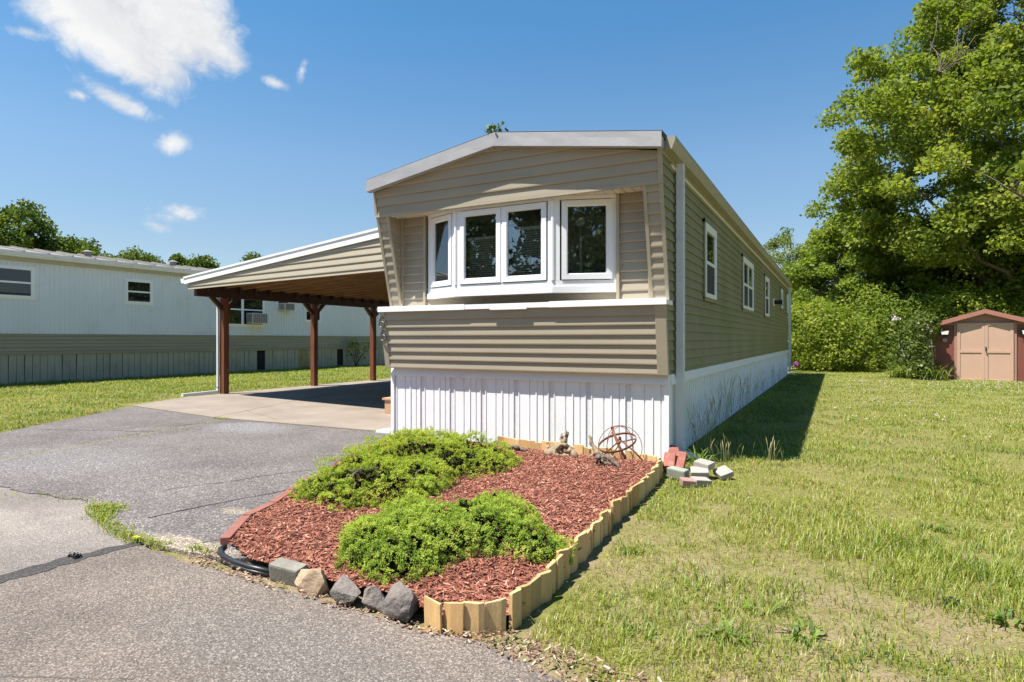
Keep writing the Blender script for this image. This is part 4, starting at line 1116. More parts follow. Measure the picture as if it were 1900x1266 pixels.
# ivy trunk beside the shed
iv = at_depth(1716, 630, 19.1); iv = (iv.x, iv.y, 0.)
ivr = thing('ivy_covered_trunk', 'pale dead trunk wrapped in ivy against the left corner of the red shed', 'ivy trunk', iv)
tb = MB(); tb.tube([(iv[0]+.12, iv[1], 0), (iv[0]+.13, iv[1]+.02, .6), (iv[0]+.10, iv[1], 1.2), (iv[0]+.06, iv[1], 1.6), (iv[0]+.03, iv[1], 1.8)], [.13, .11, .10, .08, .04], 9); tb.build('trunk', BARKLT, ivr)
rng = np.random.default_rng(71)
Pv, nv = blob_points([(iv[0]-.10, iv[1]+.05, .5, .26, .3, .55), (iv[0]-.12, iv[1]+.05, 1.1, .30, .3, .6), (iv[0]-.02, iv[1]+.08, 1.65, .34, .3, .5), (iv[0]+.12, iv[1]+.18, 1.2, .16, .2, .6), (iv[0]+.1, iv[1]+.2, .5, .14, .2, .4), (iv[0]+.1, iv[1]+.0, 1.7, .27, .25, .34), (iv[0]+.02, iv[1]-.05, .85, .17, .2, .3), (iv[0]+.05, iv[1]-.08, .3, .22, .2, .3)], 4600, rng, 4, .25, (.6, 1.1))
vs, fs = leaf_quads(Pv, .085, .07, .3, rng, nv, .9); npmesh('foliage', vs, fs, IVYLEAF, ivr, {'rnd': np.repeat(np.clip(.55+rng.normal(size=len(Pv))*.22, 0, 1), 4)})

def arch_blades(c, n, ln, wd, rng, spread=1., seg=5, lean=.6):
    """arching strap leaves from a clump at c"""
    vs = []; fs = []; at = []
    for i in range(n):
        a = rng.uniform(0, 2*math.pi); d = np.array([math.cos(a), math.sin(a), 0]); w = np.array([-math.sin(a), math.cos(a), 0])
        l = ln*rng.uniform(.6, 1.15); th0 = R(rng.uniform(62, 88)); bend = lean*rng.uniform(.8, 2.4)
        p = np.array(c)+d*rng.uniform(0, .10*spread)+w*rng.uniform(-.08, .08)*spread; th = th0; b0 = len(vs)
        for k in range(seg+1):
            wk = wd*(1-(k/seg)**2.2)*.5+.0008
            vs += [p+w*wk, p-w*wk]; at += [rng.uniform(.2, .9)]*2
            p = p+(d*math.cos(th)+np.array([0, 0, math.sin(th)]))*l/seg; th -= bend/seg*1.2
        r_ = rng.random()
        for k in range(2*(seg+1)): at[b0+k] = r_
        for k in range(seg): fs.append((b0+2*k, b0+2*k+1, b0+2*k+3, b0+2*k+2))
    return np.array(vs), np.array(fs), np.array(at)
for i, (px, d, n, lab) in enumerate([(1682, 19.9, 120, 'larger arching daylily clump left of the red shed'), (1727, 19.0, 60, 'smaller daylily clump at the foot of the ivy covered trunk')]):
    p = at_depth(px, 630, d); v1 = []; rng = np.random.default_rng(80+i)
    V1, F1, A1 = [], [], []; off = 0
    for q in range(5):
        cc = (p.x+rng.uniform(-.45, .45), p.y+rng.uniform(-.25, .25), .0)
        a, b_, c = arch_blades(cc, n//4, .8, .03, rng, 1.6, lean=1.0); V1.append(a); F1.append(b_+off); A1.append(c); off += len(a)
    npmesh('daylily_clump', np.concatenate(V1), np.concatenate(F1), LILYLEAF, None, {'rnd': np.concatenate(A1)}, label=lab, cat='plant', group='daylilies by the shed')
# flowers on the far shrubs
for px, py, d, r_, lab, m_ in [(1604, 668, 23.6, .13, 'magenta rhododendron bloom at the right foot of the big bright shrub', PINKFLOWER), (1477, 676, 23.6, .09, 'dull magenta bloom in shade at the rear corner of the home', PINKFLOWER), (1676, 652, 24.6, .26, 'pale pink blossoms low in the dark shrub left of the shed', WHITEFLOWER), (1660, 593, 25.0, .16, 'pale blossoms higher up in the dark shrub', WHITEFLOWER)]:
    p = at_depth(px, py, d); rng = np.random.default_rng(int(px))
    Pv = np.array(p)+rng.normal(size=(90, 3))*r_*.5; vs, fs = leaf_quads(Pv, .06, .05, .3, rng)
    npmesh('blossom', vs, fs, m_, None, {'rnd': np.repeat(rng.random(90), 4)}, label=lab, cat='flowers')
# seedling on the roof edge
rs = V((-1.85, -.42, 3.57)); rng = np.random.default_rng(5)
sd = thing('roof_seedling', 'tiny green seedling sprouting at the ridge of the home roof', 'plant', rs)
tb = MB(); tb.tube([rs, rs+V((.02, 0, .05)), rs+V((.0, 0, .10))], .004, 5); tb.tube([rs, rs+V((.08, 0, .06)), rs+V((.12, 0, .09))], .004, 5); tb.build('stem', BARK, sd)
Pv = np.array(rs)+rng.normal(size=(60, 3))*np.array([.07, .04, .018])+np.array([.03, 0, .055]); vs, fs = leaf_quads(Pv, .045, .04, .4, rng); npmesh('leaves', vs, fs, IVYLEAF, sd, {'rnd': np.repeat(rng.random(60), 4)})

# ------------------------------------------------------------------ the garden bed
BED = [(-.06, -4.10), (.12, -4.08), (.27, -3.98), (.27, -3.62), (.24, -3.06), (.17, -2.21), (.14, -1.37), (.08, -.72), (.0, -.44), (-.9, -.30), (-1.9, -.12), (-3.5, -.02), (-3.45, -.3), (-2.95, -1.6), (-2.47, -2.57), (-2.18, -3.14), (-2.05, -3.46), (-1.72, -3.86), (-1.34, -4.01), (-1.12, -4.0), (-.97, -4.0), (-.74, -4.03), (-.3, -4.03)]
def inpoly(x, y, poly):
    c = np.zeros(np.shape(x), bool); n = len(poly)
    for i in range(n):
        (x1, y1), (x2, y2) = poly[i], poly[(i+1) % n]
        if y1 == y2: continue
        c ^= ((y1 > y) != (y2 > y)) & (x < (x2-x1)*(y-y1)/(y2-y1)+x1)
    return c
def edgedist(x, y, poly):
    d = np.full(np.shape(x), 9.)
    for i in range(len(poly)):
        a = np.array(poly[i]); b_ = np.array(poly[(i+1) % len(poly)]); e = b_-a; L2 = (e**2).sum()
        tt = np.clip(((x-a[0])*e[0]+(y-a[1])*e[1])/L2, 0, 1)
        d = np.minimum(d, np.hypot(x-a[0]-e[0]*tt, y-a[1]-e[1]*tt))
    return d
def mulch_z(x, y):
    e = np.clip(edgedist(x, y, BED)/.35, 0, 1); e = e*e*(3-2*e)
    right = np.clip((x+1.2)/1.2, 0, 1)*np.clip((y+4.3)/.9, .55, 1)
    return .035+.035*right+.045*e+.05*(fbm(x*2.2, y*2.2, 4)-.5)*e+.02*(vnoise(x*14, y*14)-.5)
MULCH = mat('red_mulch', (.25, .085, .05), .9, .3, 30, .3, 120, bump=.8, bs=70, bdist=.02)
CHIP = mat('red_wood_chip', (.3, .1, .06), .85, .15, 60, .15, 200, rnd=[(0, (.085, .030, .020)), (.3, (.20, .062, .036)), (.65, (.33, .115, .068)), (.9, (.44, .19, .12)), (1, (.50, .30, .20))])
v, f = grid(-3.6, .4, -4.2, .0, 160, 168, mulch_z)
cx = v[f].mean(1); kp = inpoly(cx[:, 0], cx[:, 1], BED)
def chips(n, poly, zf, rng, lmin, lmax, wmin, wmax, dens=None):
    lo = np.min(poly, 0); hi = np.max(poly, 0)
    P_ = lo+(hi-lo)*rng.random((n*2, 2)); P_ = P_[inpoly(P_[:, 0], P_[:, 1], poly)]
    if dens is not None: P_ = P_[rng.random(len(P_)) < dens(P_[:, 0], P_[:, 1])]
    n = len(P_); z = zf(P_[:, 0], P_[:, 1])+rng.random(n)*.012
    yaw = rng.random(n)*2*np.pi; pit = rng.normal(size=n)*.28; rol = rng.normal(size=n)*.5
    d = np.stack([np.cos(yaw)*np.cos(pit), np.sin(yaw)*np.cos(pit), np.sin(pit)], 1)
    s0 = np.stack([-np.sin(yaw), np.cos(yaw), 0*yaw], 1); u0 = np.cross(d, s0)
    s = s0*np.cos(rol)[:, None]+u0*np.sin(rol)[:, None]; u = np.cross(d, s)
    l = rng.uniform(lmin, lmax, n)*rng.uniform(.5, 1, n); w = rng.uniform(wmin, wmax, n); h = w*rng.uniform(.2, .5, n)
    C_ = np.stack([P_[:, 0], P_[:, 1], z], 1)
    a = d*(l/2)[:, None]; b_ = s*(w/2)[:, None]; c = u*(h/2)[:, None]
    tp = rng.uniform(.4, 1, n)[:, None]
    vs = np.stack([C_-a-b_*tp-c, C_-a+b_*tp-c, C_+a*.9+b_-c, C_+a-b_*tp-c, C_-a-b_*tp+c, C_-a+b_*tp+c, C_+a*.9+b_+c, C_+a-b_*tp+c], 1).reshape(-1, 3)
    F_ = np.array([(4, 5, 6, 7), (0, 4, 7, 3), (1, 2, 6, 5), (0, 1, 5, 4), (3, 7, 6, 2)])
    fs = (np.arange(n)[:, None, None]*8+F_[None]).reshape(-1, 4)
    return vs, fs, np.repeat(rng.random(n), 8)
rng = np.random.default_rng(21)
cv, cf, cr = chips(40000, BED, mulch_z, rng, .018, .062, .004, .012)
base_n = len(v)
allv = np.concatenate([v, cv]); allf = np.concatenate([f[kp], cf+base_n]); mi = np.concatenate([np.zeros(kp.sum(), int), np.ones(len(cf), int)])
npmesh('wood_mulch', allv, allf, [MULCH, CHIP], attrs={'rnd': np.concatenate([np.full(base_n, .4), cr])}, kind='stuff', label='red brown shredded wood mulch filling the garden bed', cat='mulch', mi=mi)
# debris spilt along the road edge
SPILL = [(-1.75, -4.14), (-1.75, -3.95), (-1.3, -4.1), (-.9, -4.12), (-.1, -4.15), (.3, -4.02), (.7, -4.05), (1.6, -4.2), (1.6, -4.5), (.7, -4.32), (.3, -4.2), (-.1, -4.22), (-1.1, -4.2)]
LITTER = mat('dry_litter', (.3, .2, .13), .9, .2, 60, rnd=[(0, (.09, .055, .04)), (.4, (.24, .125, .08)), (.75, (.37, .26, .17)), (1, (.50, .40, .29))])
lv, lf_, lr = chips(2300, SPILL, lambda x, y: 0*x+.010, rng, .008, .04, .003, .012)
npmesh('leaf_litter', lv, lf_, LITTER, attrs={'rnd': lr}, kind='stuff', label='dry leaves and bark scraps along the road edge', cat='leaf litter')

def stake_row(label, path, n, w, hmin, hmax, th, seed, zb=0.):
    rr = random.Random(seed); pts = [V((*p, 0)) for p in path]
    seg = [(pts[i+1]-pts[i]).length for i in range(len(pts)-1)]; tot = sum(seg)
    def at(s):
        for i, l in enumerate(seg):
            if s <= l or i == len(seg)-1: return pts[i].lerp(pts[i+1], min(1, s/l)), (pts[i+1]-pts[i]).normalized()
            s -= l
    mid, _ = at(tot/2)
    root = thing('log_edging', label, 'garden edging', mid, 'split log edging round the garden bed')
    s = 0; n = max(1, int(tot/w))
    for i in range(n):
        sw = tot/n*rr.uniform(.99, 1.06); c, d = at(tot*(i+.5)/n); nr = V((d.y, -d.x, 0))
        c = c+nr*rr.uniform(-.008, .008); h = rr.uniform(hmin, hmax); tl = rr.uniform(-.03, .03)
        d2 = (d+nr*rr.uniform(-.36, .36)).normalized(); n2 = V((d2.y, -d2.x, 0))
        sh = rr.choice([[(-.5, -.3), (-.5, .25), (-.1, .75), (.5, .45), (.5, -.3)], [(-.5, -.3), (-.5, .5), (.25, .8), (.5, .2), (.5, -.3)], [(-.5, -.3), (-.5, .35), (.5, .6), (.5, -.3)]])
        b = MB(); b.rv = rr.random(); vs = []; m = len(sh)
        for zz, tap in ((zb-.02, 1.), (h*.97, 1.), (h, .96)):
            for q, (a, o_) in enumerate(sh):
                vs.append(c+d2*(a*sw*tap)+n2*(o_*th*tap)+V((0, 0, zz+(0 if zz < .01 else (a*tl*.5+rr.uniform(-.002, .002)))))+d*(tl*zz))
        fs = [tuple(range(2*m, 3*m))]
        for r_ in range(2):
            for q in range(m): fs.append((r_*m+q, r_*m+(q+1) % m, (r_+1)*m+(q+1) % m, (r_+1)*m+q))
        b.add(vs, fs); b.build('stake', STAKEW, root, rnd=True)
stake_row('pale split log edging along the lawn side of the mulch bed', [(.268, -3.965), (.272, -3.62), (.245, -3.06), (.18, -2.21), (.155, -1.37), (.10, -.72), (.025, -.42)], 0, .098, .122, .152, .022, 1)
stake_row('short wide split log edging facing the road at the front corner of the mulch bed', [(-.06, -4.14), (.13, -4.12), (.268, -4.0)], 0, .078, .128, .142, .015, 2)
stake_row('split log edging at the back of the mulch bed against the white skirting', [(.0, -.44), (-.9, -.29), (-1.95, -.12)], 0, .10, .12, .155, .026, 3)

def brick(name, label, c, dims, rz, m_, cat='brick', group=None, tilt=(0, 0), bev=.006):
    M_ = Matrix.Translation(V(c)) @ Matrix.Rotation(rz, 4, 'Z') @ Matrix.Rotation(tilt[0], 4, 'X') @ Matrix.Rotation(tilt[1], 4, 'Y')
    x, y, z = [d/2 for d in dims]; b = MB()
    o = M_ @ V((-x, -y, -z)); b.obox(o, (M_ @ V((x, -y, -z)))-o, (M_ @ V((-x, y, -z)))-o, (M_ @ V((-x, -y, z)))-o)
    return b.build(name, m_, None, bevel=bev, label=label, cat=cat, group=group)
be = [(-2.56, -2.45), (-2.36, -2.82), (-2.18, -3.15), (-2.07, -3.47), (-1.76, -3.87)]
for i, lab in enumerate(['edging brick farthest from the road, half under the juniper', 'second edging brick from the juniper along the driveway', 'edging brick between the long bend and the end brick beside the driveway', 'dark ended edging brick nearest the road by the black hose edging']):
    a, b_ = V((*be[i], 0)), V((*be[i+1], 0)); d = b_-a
    brick('edging_brick', lab, (a+b_)/2+V((0, 0, .018)), (d.length-.012, .062, .075), math.atan2(d.y, d.x), BRICKEDGE, 'brick', 'bricks along the driveway edge of the bed', (0, random.uniform(-.02, .02)))
b = MB(); hp = [V((-1.72, -3.90, .03)), V((-1.68, -3.96, .035)), V((-1.58, -4.02, .035)), V((-1.45, -4.055, .035)), V((-1.3, -4.06, .03)), V((-1.12, -4.04, .025))]
b.tube([p-V((0, 0, .008)) for p in hp], .015, 8); b.tube([p+V((-.006, -.010, -.024)) for p in hp], .010, 8)
b.build('hose_edging', BLACKPLAS, None, label='black plastic edging curving from the end brick to the stones', cat='edging')

def rock(label, c, size, m_, seed, rz=0, planes=12, cut=(.42, .86)):
    rr = random.Random(seed); bm = bmesh.new(); bmesh.ops.create_icosphere(bm, subdivisions=4, radius=1)
    pl_ = [(V((rr.gauss(0, 1), rr.gauss(0, 1), rr.gauss(0, .8))).normalized(), rr.uniform(*cut)) for _ in range(planes)]
    for v_ in bm.verts:
        p = v_.co*1.0
        for n_, d_ in pl_:
            e = p.dot(n_)-d_
            if e > 0: p -= n_*e*.94
        p *= 1+.07*mnoise.noise(p*2.3+V((seed, 0, 0)))+.03*mnoise.noise(p*7+V((0, seed, 0)))
        v_.co = Matrix.Rotation(rz, 3, 'Z') @ V((p.x*size[0], p.y*size[1], p.z*size[2]))
    me = bpy.data.meshes.new('rock'); bm.to_mesh(me); bm.free(); me.materials.append(m_)
    me.polygons.foreach_set('use_smooth', [False]*len(me.polygons)); me.update()
    o = bpy.data.objects.new('rock', me); COL.objects.link(o); o.location = c
    return props(o, label, 'rock', 'stones on the road side of the bed')
brick('block_stone', 'long grey weathered block lying first in the row of stones', (-1.02, -4.04, .035), (.20, .085, .10), .05, ROCKCONC, 'stone', None, (.15, .04), .012)
rock('tan sandy boulder second in the row of stones', (-.79, -4.08, .035), (.11, .09, .09), ROCKTAN, 3, .2)
rock('mauve grey boulder in the middle of the row of stones', (-.575, -4.08, .03), (.125, .09, .085), ROCKGREY, 8, -.3)
rock('smallest dark stone between two grey boulders', (-.395, -4.085, .025), (.085, .07, .07), ROCKGREY, 12, .4)
rock('darkest tall boulder next to the log edging corner', (-.225, -4.09, .035), (.115, .085, .11), ROCKGREY, 17, .1)

# junipers
def juniper(label, blobs, n, mat_, seed, sz=1.):
    rng = np.random.default_rng(seed); bl = [(x, y, z, r_, r2, h) for x, y, z, r_, r2, h in blobs]
    cx = np.mean([b_[0] for b_ in bl]); cy = np.mean([b_[1] for b_ in bl])
    root = thing('juniper_shrub', label, 'juniper', (cx, cy, .05), 'creeping junipers in the bed')
    P_, nr = blob_points(bl, n, rng, seed, .20, (.90, 1.03), .05, .92)
    bub = np.array([mnoise.noise(V(p)*19) for p in P_])*.5+np.array([mnoise.noise(V(p)*42+V((3, 1, 7))) for p in P_])*.32
    big = np.array([mnoise.noise(V(p)*5.5) for p in P_])
    P_ = P_+nr*(bub*.066+big*.06)[:, None]
    ok_ = big+bub*.35 > -.42; P_ = P_[ok_]; nr = nr[ok_]; bub = bub[ok_]; big = big[ok_]
    k = 17; m = len(P_)
    T = np.repeat(P_, k, 0); N_ = np.repeat(nr, k, 0)
    d = unit(N_*.42+unit(rng.normal(size=(m*k, 3)))+np.array([0, 0, .15]))
    l = rng.uniform(.008, .019, m*k)*sz; w = unit(np.cross(d, N_+np.array([-.2, -.2, .5])+rng.normal(size=(m*k, 3))*.35))*(.0032*sz)
    T = T+unit(rng.normal(size=(m*k, 3)))*(.011*sz)
    e = d*l[:, None]
    vs = np.stack([T, T+e*.5+w, T+e, T+e*.5-w], 1).reshape(-1, 3); fs = np.arange(len(vs)).reshape(-1, 4)
    tuft = np.repeat(np.clip(.52+rng.normal(size=m)*.13+bub*.75+big*.35, 0, 1), k)
    rv = np.clip(np.stack([tuft-.25, tuft, tuft+.25, tuft], 1), 0, 1).ravel()
    npmesh('foliage', vs, fs, mat_, root, {'rnd': rv})
    tb = MB()
    for i in range(26):
        b_ = bl[rng.integers(len(bl))]; e_ = np.array([b_[0]+rng.normal()*b_[3]*.5, b_[1]+rng.normal()*b_[4]*.5, max(.08, b_[2]+b_[5]*rng.uniform(.2, .7))])
        tb.tube([tuple(p) for p in limb_path((cx+rng.normal()*.1, cy+rng.normal()*.1, .04), e_, rng, .25, 6)], [.016, .013, .010, .008, .006, .003], 5)
    tb.build('stems', BARK, root)
    # shaded dead growth inside the mound
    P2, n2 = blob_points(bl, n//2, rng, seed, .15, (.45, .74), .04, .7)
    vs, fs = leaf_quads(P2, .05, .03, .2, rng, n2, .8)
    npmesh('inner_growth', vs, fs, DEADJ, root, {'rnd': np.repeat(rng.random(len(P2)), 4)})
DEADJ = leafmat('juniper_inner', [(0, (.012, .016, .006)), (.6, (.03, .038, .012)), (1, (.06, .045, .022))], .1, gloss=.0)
def jb(px, py, z, r_, h, r2=None):
    p = on_z(px, py, z); return (p.x, p.y, .07, r_, r2 or r_, h)
JA = [jb(628, 905, .14, .31, .19), jb(700, 895, .16, .42, .24), jb(690, 862, .2, .42, .26), jb(765, 885, .16, .36, .22), jb(780, 845, .2, .46, .30), jb(745, 840, .2, .42, .30), jb(835, 852, .2, .36, .26), jb(895, 858, .16, .26, .18),
      jb(925, 858, .12, .2, .12), jb(860, 828, .24, .34, .28), jb(800, 822, .26, .40, .30), jb(905, 832, .2, .26, .2), jb(660, 925, .1, .26, .14), jb(735, 925, .1, .22, .13), jb(595, 905, .1, .2, .12)]
JB = [jb(690, 1022, .12, .17, .17), jb(745, 1035, .12, .20, .19), jb(735, 990, .16, .24, .21), jb(805, 995, .18, .25, .22), jb(815, 955, .2, .24, .21), jb(875, 945, .2, .26, .20), jb(895, 975, .2, .25, .23), jb(955, 990, .16, .20, .19), jb(1000, 1022, .1, .15, .12), jb(1020, 1030, .08, .11, .09),
      jb(755, 958, .16, .21, .16), jb(695, 995, .12, .20, .17), jb(920, 925, .16, .16, .12), jb(785, 1052, .08, .14, .12), jb(945, 955, .18, .19, .18), jb(672, 1035, .06, .10, .10)]
juniper('large spreading juniper against the white skirting', JA, 26000, JUNI, 91)
juniper('smaller mounded juniper nearest the road and the stones', JB, 22000, JUNI2, 92, .85)
juniper('small dull green juniper tuft between the two big junipers', [jb(788, 908, .12, .12, .13), jb(795, 898, .12, .09, .1)], 1800, JUNI2, 93, .9)

# driftwood and iron ornament
def gnarl(b, pts, r0, r1, rng, k=8):
    pts = [V(p) for p in pts]; n = 14; out = []; rad = []
    for i in range(n):
        f_ = i/(n-1)*(len(pts)-1); j = min(int(f_), len(pts)-2); p = pts[j].lerp(pts[j+1], f_-j)
        out.append(p+V(rng.normal(size=3)*r0*.22)); rad.append((r0+(r1-r0)*i/(n-1))*rng.uniform(.7, 1.3))
    b.tube(out, rad, k)
def driftwood(label, m_, strands, seed):
    rng = np.random.default_rng(seed); b = MB()
    for pts, r0, r1 in strands: gnarl(b, pts, r0, r1, rng)
    b.build('driftwood', m_, None, label=label, cat='driftwood', group='driftwood pieces in the bed')
x, y = -.93, -.56
driftwood('biggest bleached driftwood stump with a spiky top, in front of the back edging', DRIFT, [
    ([(x-.20, y-.02, .08), (x-.08, y, .15), (x+.02, y, .20), (x+.03, y, .31)], .035, .022), ([(x-.18, y-.05, .10), (x, y-.05, .09), (x+.1, y-.06, .07)], .04, .03), ([(x+.0, y, .18), (x+.10, y-.03, .13), (x+.21, y-.07, .06)], .05, .028),
    ([(x-.02, y, .18), (x-.02, y+.01, .30)], .03, .008), ([(x+.01, y, .2), (x+.035, y-.01, .335)], .02, .006), ([(x-.15, y, .12), (x-.19, y+.02, .2)], .02, .012), ([(x-.05, y-.06, .1), (x-.02, y-.08, .18), (x+.04, y-.05, .2)], .03, .02)], 1)
x, y = -.66, -.46
driftwood('long forked driftwood branch leaning up between the stump and the iron ornament', DRIFT, [([(x-.03, y, .29), (x+.0, y, .2), (x+.06, y-.02, .13), (x+.17, y-.05, .10), (x+.25, y-.08, .08)], .018, .034), ([(x+.08, y-.02, .13), (x+.0, y-.08, .08)], .03, .02)], 2)
x, y = -.29, -1.02
driftwood('charred looking hollow driftwood chunk before the iron ornament', DRIFTDK, [([(x-.10, y, .20), (x-.03, y+.01, .19), (x+.05, y, .17), (x+.11, y-.01, .11)], .026, .014), ([(x-.04, y, .18), (x-.01, y-.03, .12), (x+.0, y-.05, .06)], .022, .013),
    ([(x-.10, y, .20), (x-.105, y-.01, .09)], .018, .014), ([(x+.03, y, .17), (x+.06, y+.02, .10), (x+.07, y+.02, .07)], .018, .012), ([(x-.08, y+.01, .15), (x, y, .13), (x+.06, y, .14)], .016, .012)], 3)
x, y = -1.50, -.55
driftwood('small twisted driftwood knot near the larger juniper', DRIFTDK, [([(x-.07, y, .10), (x, y-.02, .13), (x+.07, y, .10), (x+.17, y+.02, .085)], .03, .012), ([(x-.03, y-.03, .09), (x-.05, y-.05, .14)], .02, .012)], 4)
oc = V((-.37, -.52, .25))
orn = thing('iron_ornament', 'rusty iron sphere ornament of bands and spokes in the back right of the bed', 'garden ornament', (oc.x, oc.y, .08))
b = MB(); b.torus(oc, .185, .004, (1, -.1, .12), (.1, .85, .35), 40, 6, flat=(.004, .013)); b.build('band', RUST, orn)
b = MB(); b.torus(oc+V((.02, .02, -.05)), .215, .0035, (1, .2, 0), (0, .1, 1), 40, 5); b.torus(oc+V((.02, .02, -.05)), .21, .0035, (.35, 1, 0), (0, 0, 1), 40, 5); b.torus(oc+V((.02, .02, -.05)), .21, .003, (.9, -.6, 0), (0, 0, 1), 40, 5); b.build('wire_ring', RUST, orn)
b = MB()
b.tube([oc+V((-.06, .02, .135)), oc+V((.0, 0, 0)), oc+V((.13, -.05, -.20))], .013, 6); b.tube([oc+V((-.01, .04, .03)), oc+V((.09, -.10, -.2))], .012, 6)
b.build('axis_bar', RUST, orn)
b = MB()
b.tube([oc+V((.18, .0, .05)), oc+V((0, -.01, .0)), oc+V((-.17, -.03, -.17))], .008, 6); b.tube([oc+V((.02, -.01, .04)), oc+V((.18, 0, -.08)), oc+V((.27, 0, -.17))], .008, 6); b.tube([oc+V((.03, 0, 0)), oc+V((-.1, .1, -.17))], .006, 6)
b.cyl(oc+V((.03, -.01, .03)), .014, .03, 8); b.cyl(oc+V((-.06, .02, .13)), .016, .02, 8)
b.build('spoke', RUST, orn)

# bricks and pavers at the house corner
brick('red_brick', 'red brick leaning on the skirting, tallest of the three red ones', (.065, -.02, .10), (.10, .20, .075), .3, BRICKRED, 'brick', 'loose red bricks at the home corner', (.35, .2))
brick('red_brick', 'red brick lying flat side to the log edging, left of the other leaning one', (.10, -.34, .07), (.11, .20, .075), .15, BRICKRED, 'brick', 'loose red bricks at the home corner', (.55, .0))
brick('red_brick', 'red brick sloping down beside the downspout foot, right of its twin', (.205, -.30, .065), (.075, .24, .09), .05, BRICKRED, 'brick', 'loose red bricks at the home corner', (.5, .1))
brick('grey_block', 'greenish grey concrete block in front of the red bricks', (.27, -.72, .05), (.19, .085, .095), -.35, GREYBLOCK, 'block', None, (.12, .03), .012)
brick('pink_paver', 'small pinkish paver in the grass before the grey block', (.40, -.93, .025), (.12, .10, .06), .5, PINKPAVER, 'paver', None, (.1, .1))
brick('pale_paver', 'pale whitish paver, topmost of the little heap', (.47, -.55, .118), (.145, .145, .06), -.25, PAVER, 'paver', 'heap of pale pavers', (.05, .12))
brick('pale_paver', 'pale paver underneath the topmost one of the heap', (.45, -.66, .06), (.155, .14, .07), .25, PAVER, 'paver', 'heap of pale pavers', (.2, -.05))
brick('pale_paver', 'pale paver leaning at the right end of the heap', (.63, -.50, .05), (.14, .13, .05), -.9, PAVER, 'paver', 'heap of pale pavers', (.3, .25))
brick('pale_paver', 'pale paver lowest and nearest the viewer in the heap', (.50, -.86, .03), (.15, .11, .055), .7, PAVER, 'paver', 'heap of pale pavers', (.1, .1))

# small things on road and lawn
p = on_z(139, 1039); rr = random.Random(3)
b = MB()
for i in range(14): b.tube([(p.x+(i-7)*.006, p.y+rr.uniform(-.012, .012), .018), (p.x+(i-7)*.006+rr.uniform(-.01, .01), p.y+rr.uniform(-.016, .016), .03+rr.uniform(0, .008)), (p.x+(i-7)*.006+rr.uniform(-.014, .014), p.y+rr.uniform(-.02, .02), .018)], .005, 5)
b.build('rubber_scrap', BLACKPLAS, None, label='crumpled black rubber scrap on the dark road seam', cat='debris')
p = on_z(1765, 1123)
b = MB(); b.cyl((p.x, p.y, .005), .034, .022, 18); b.cyl((p.x, p.y, .028), .024, .005, 18); b.build('valve_cap', BLACKPLAS, None, label='small black round cap half hidden in the front lawn', cat='cap')
for px, py, s_r, lab in [(1685-0, 960, .03, 'pale chip of stone in the lawn right of the heap')]:
    pass

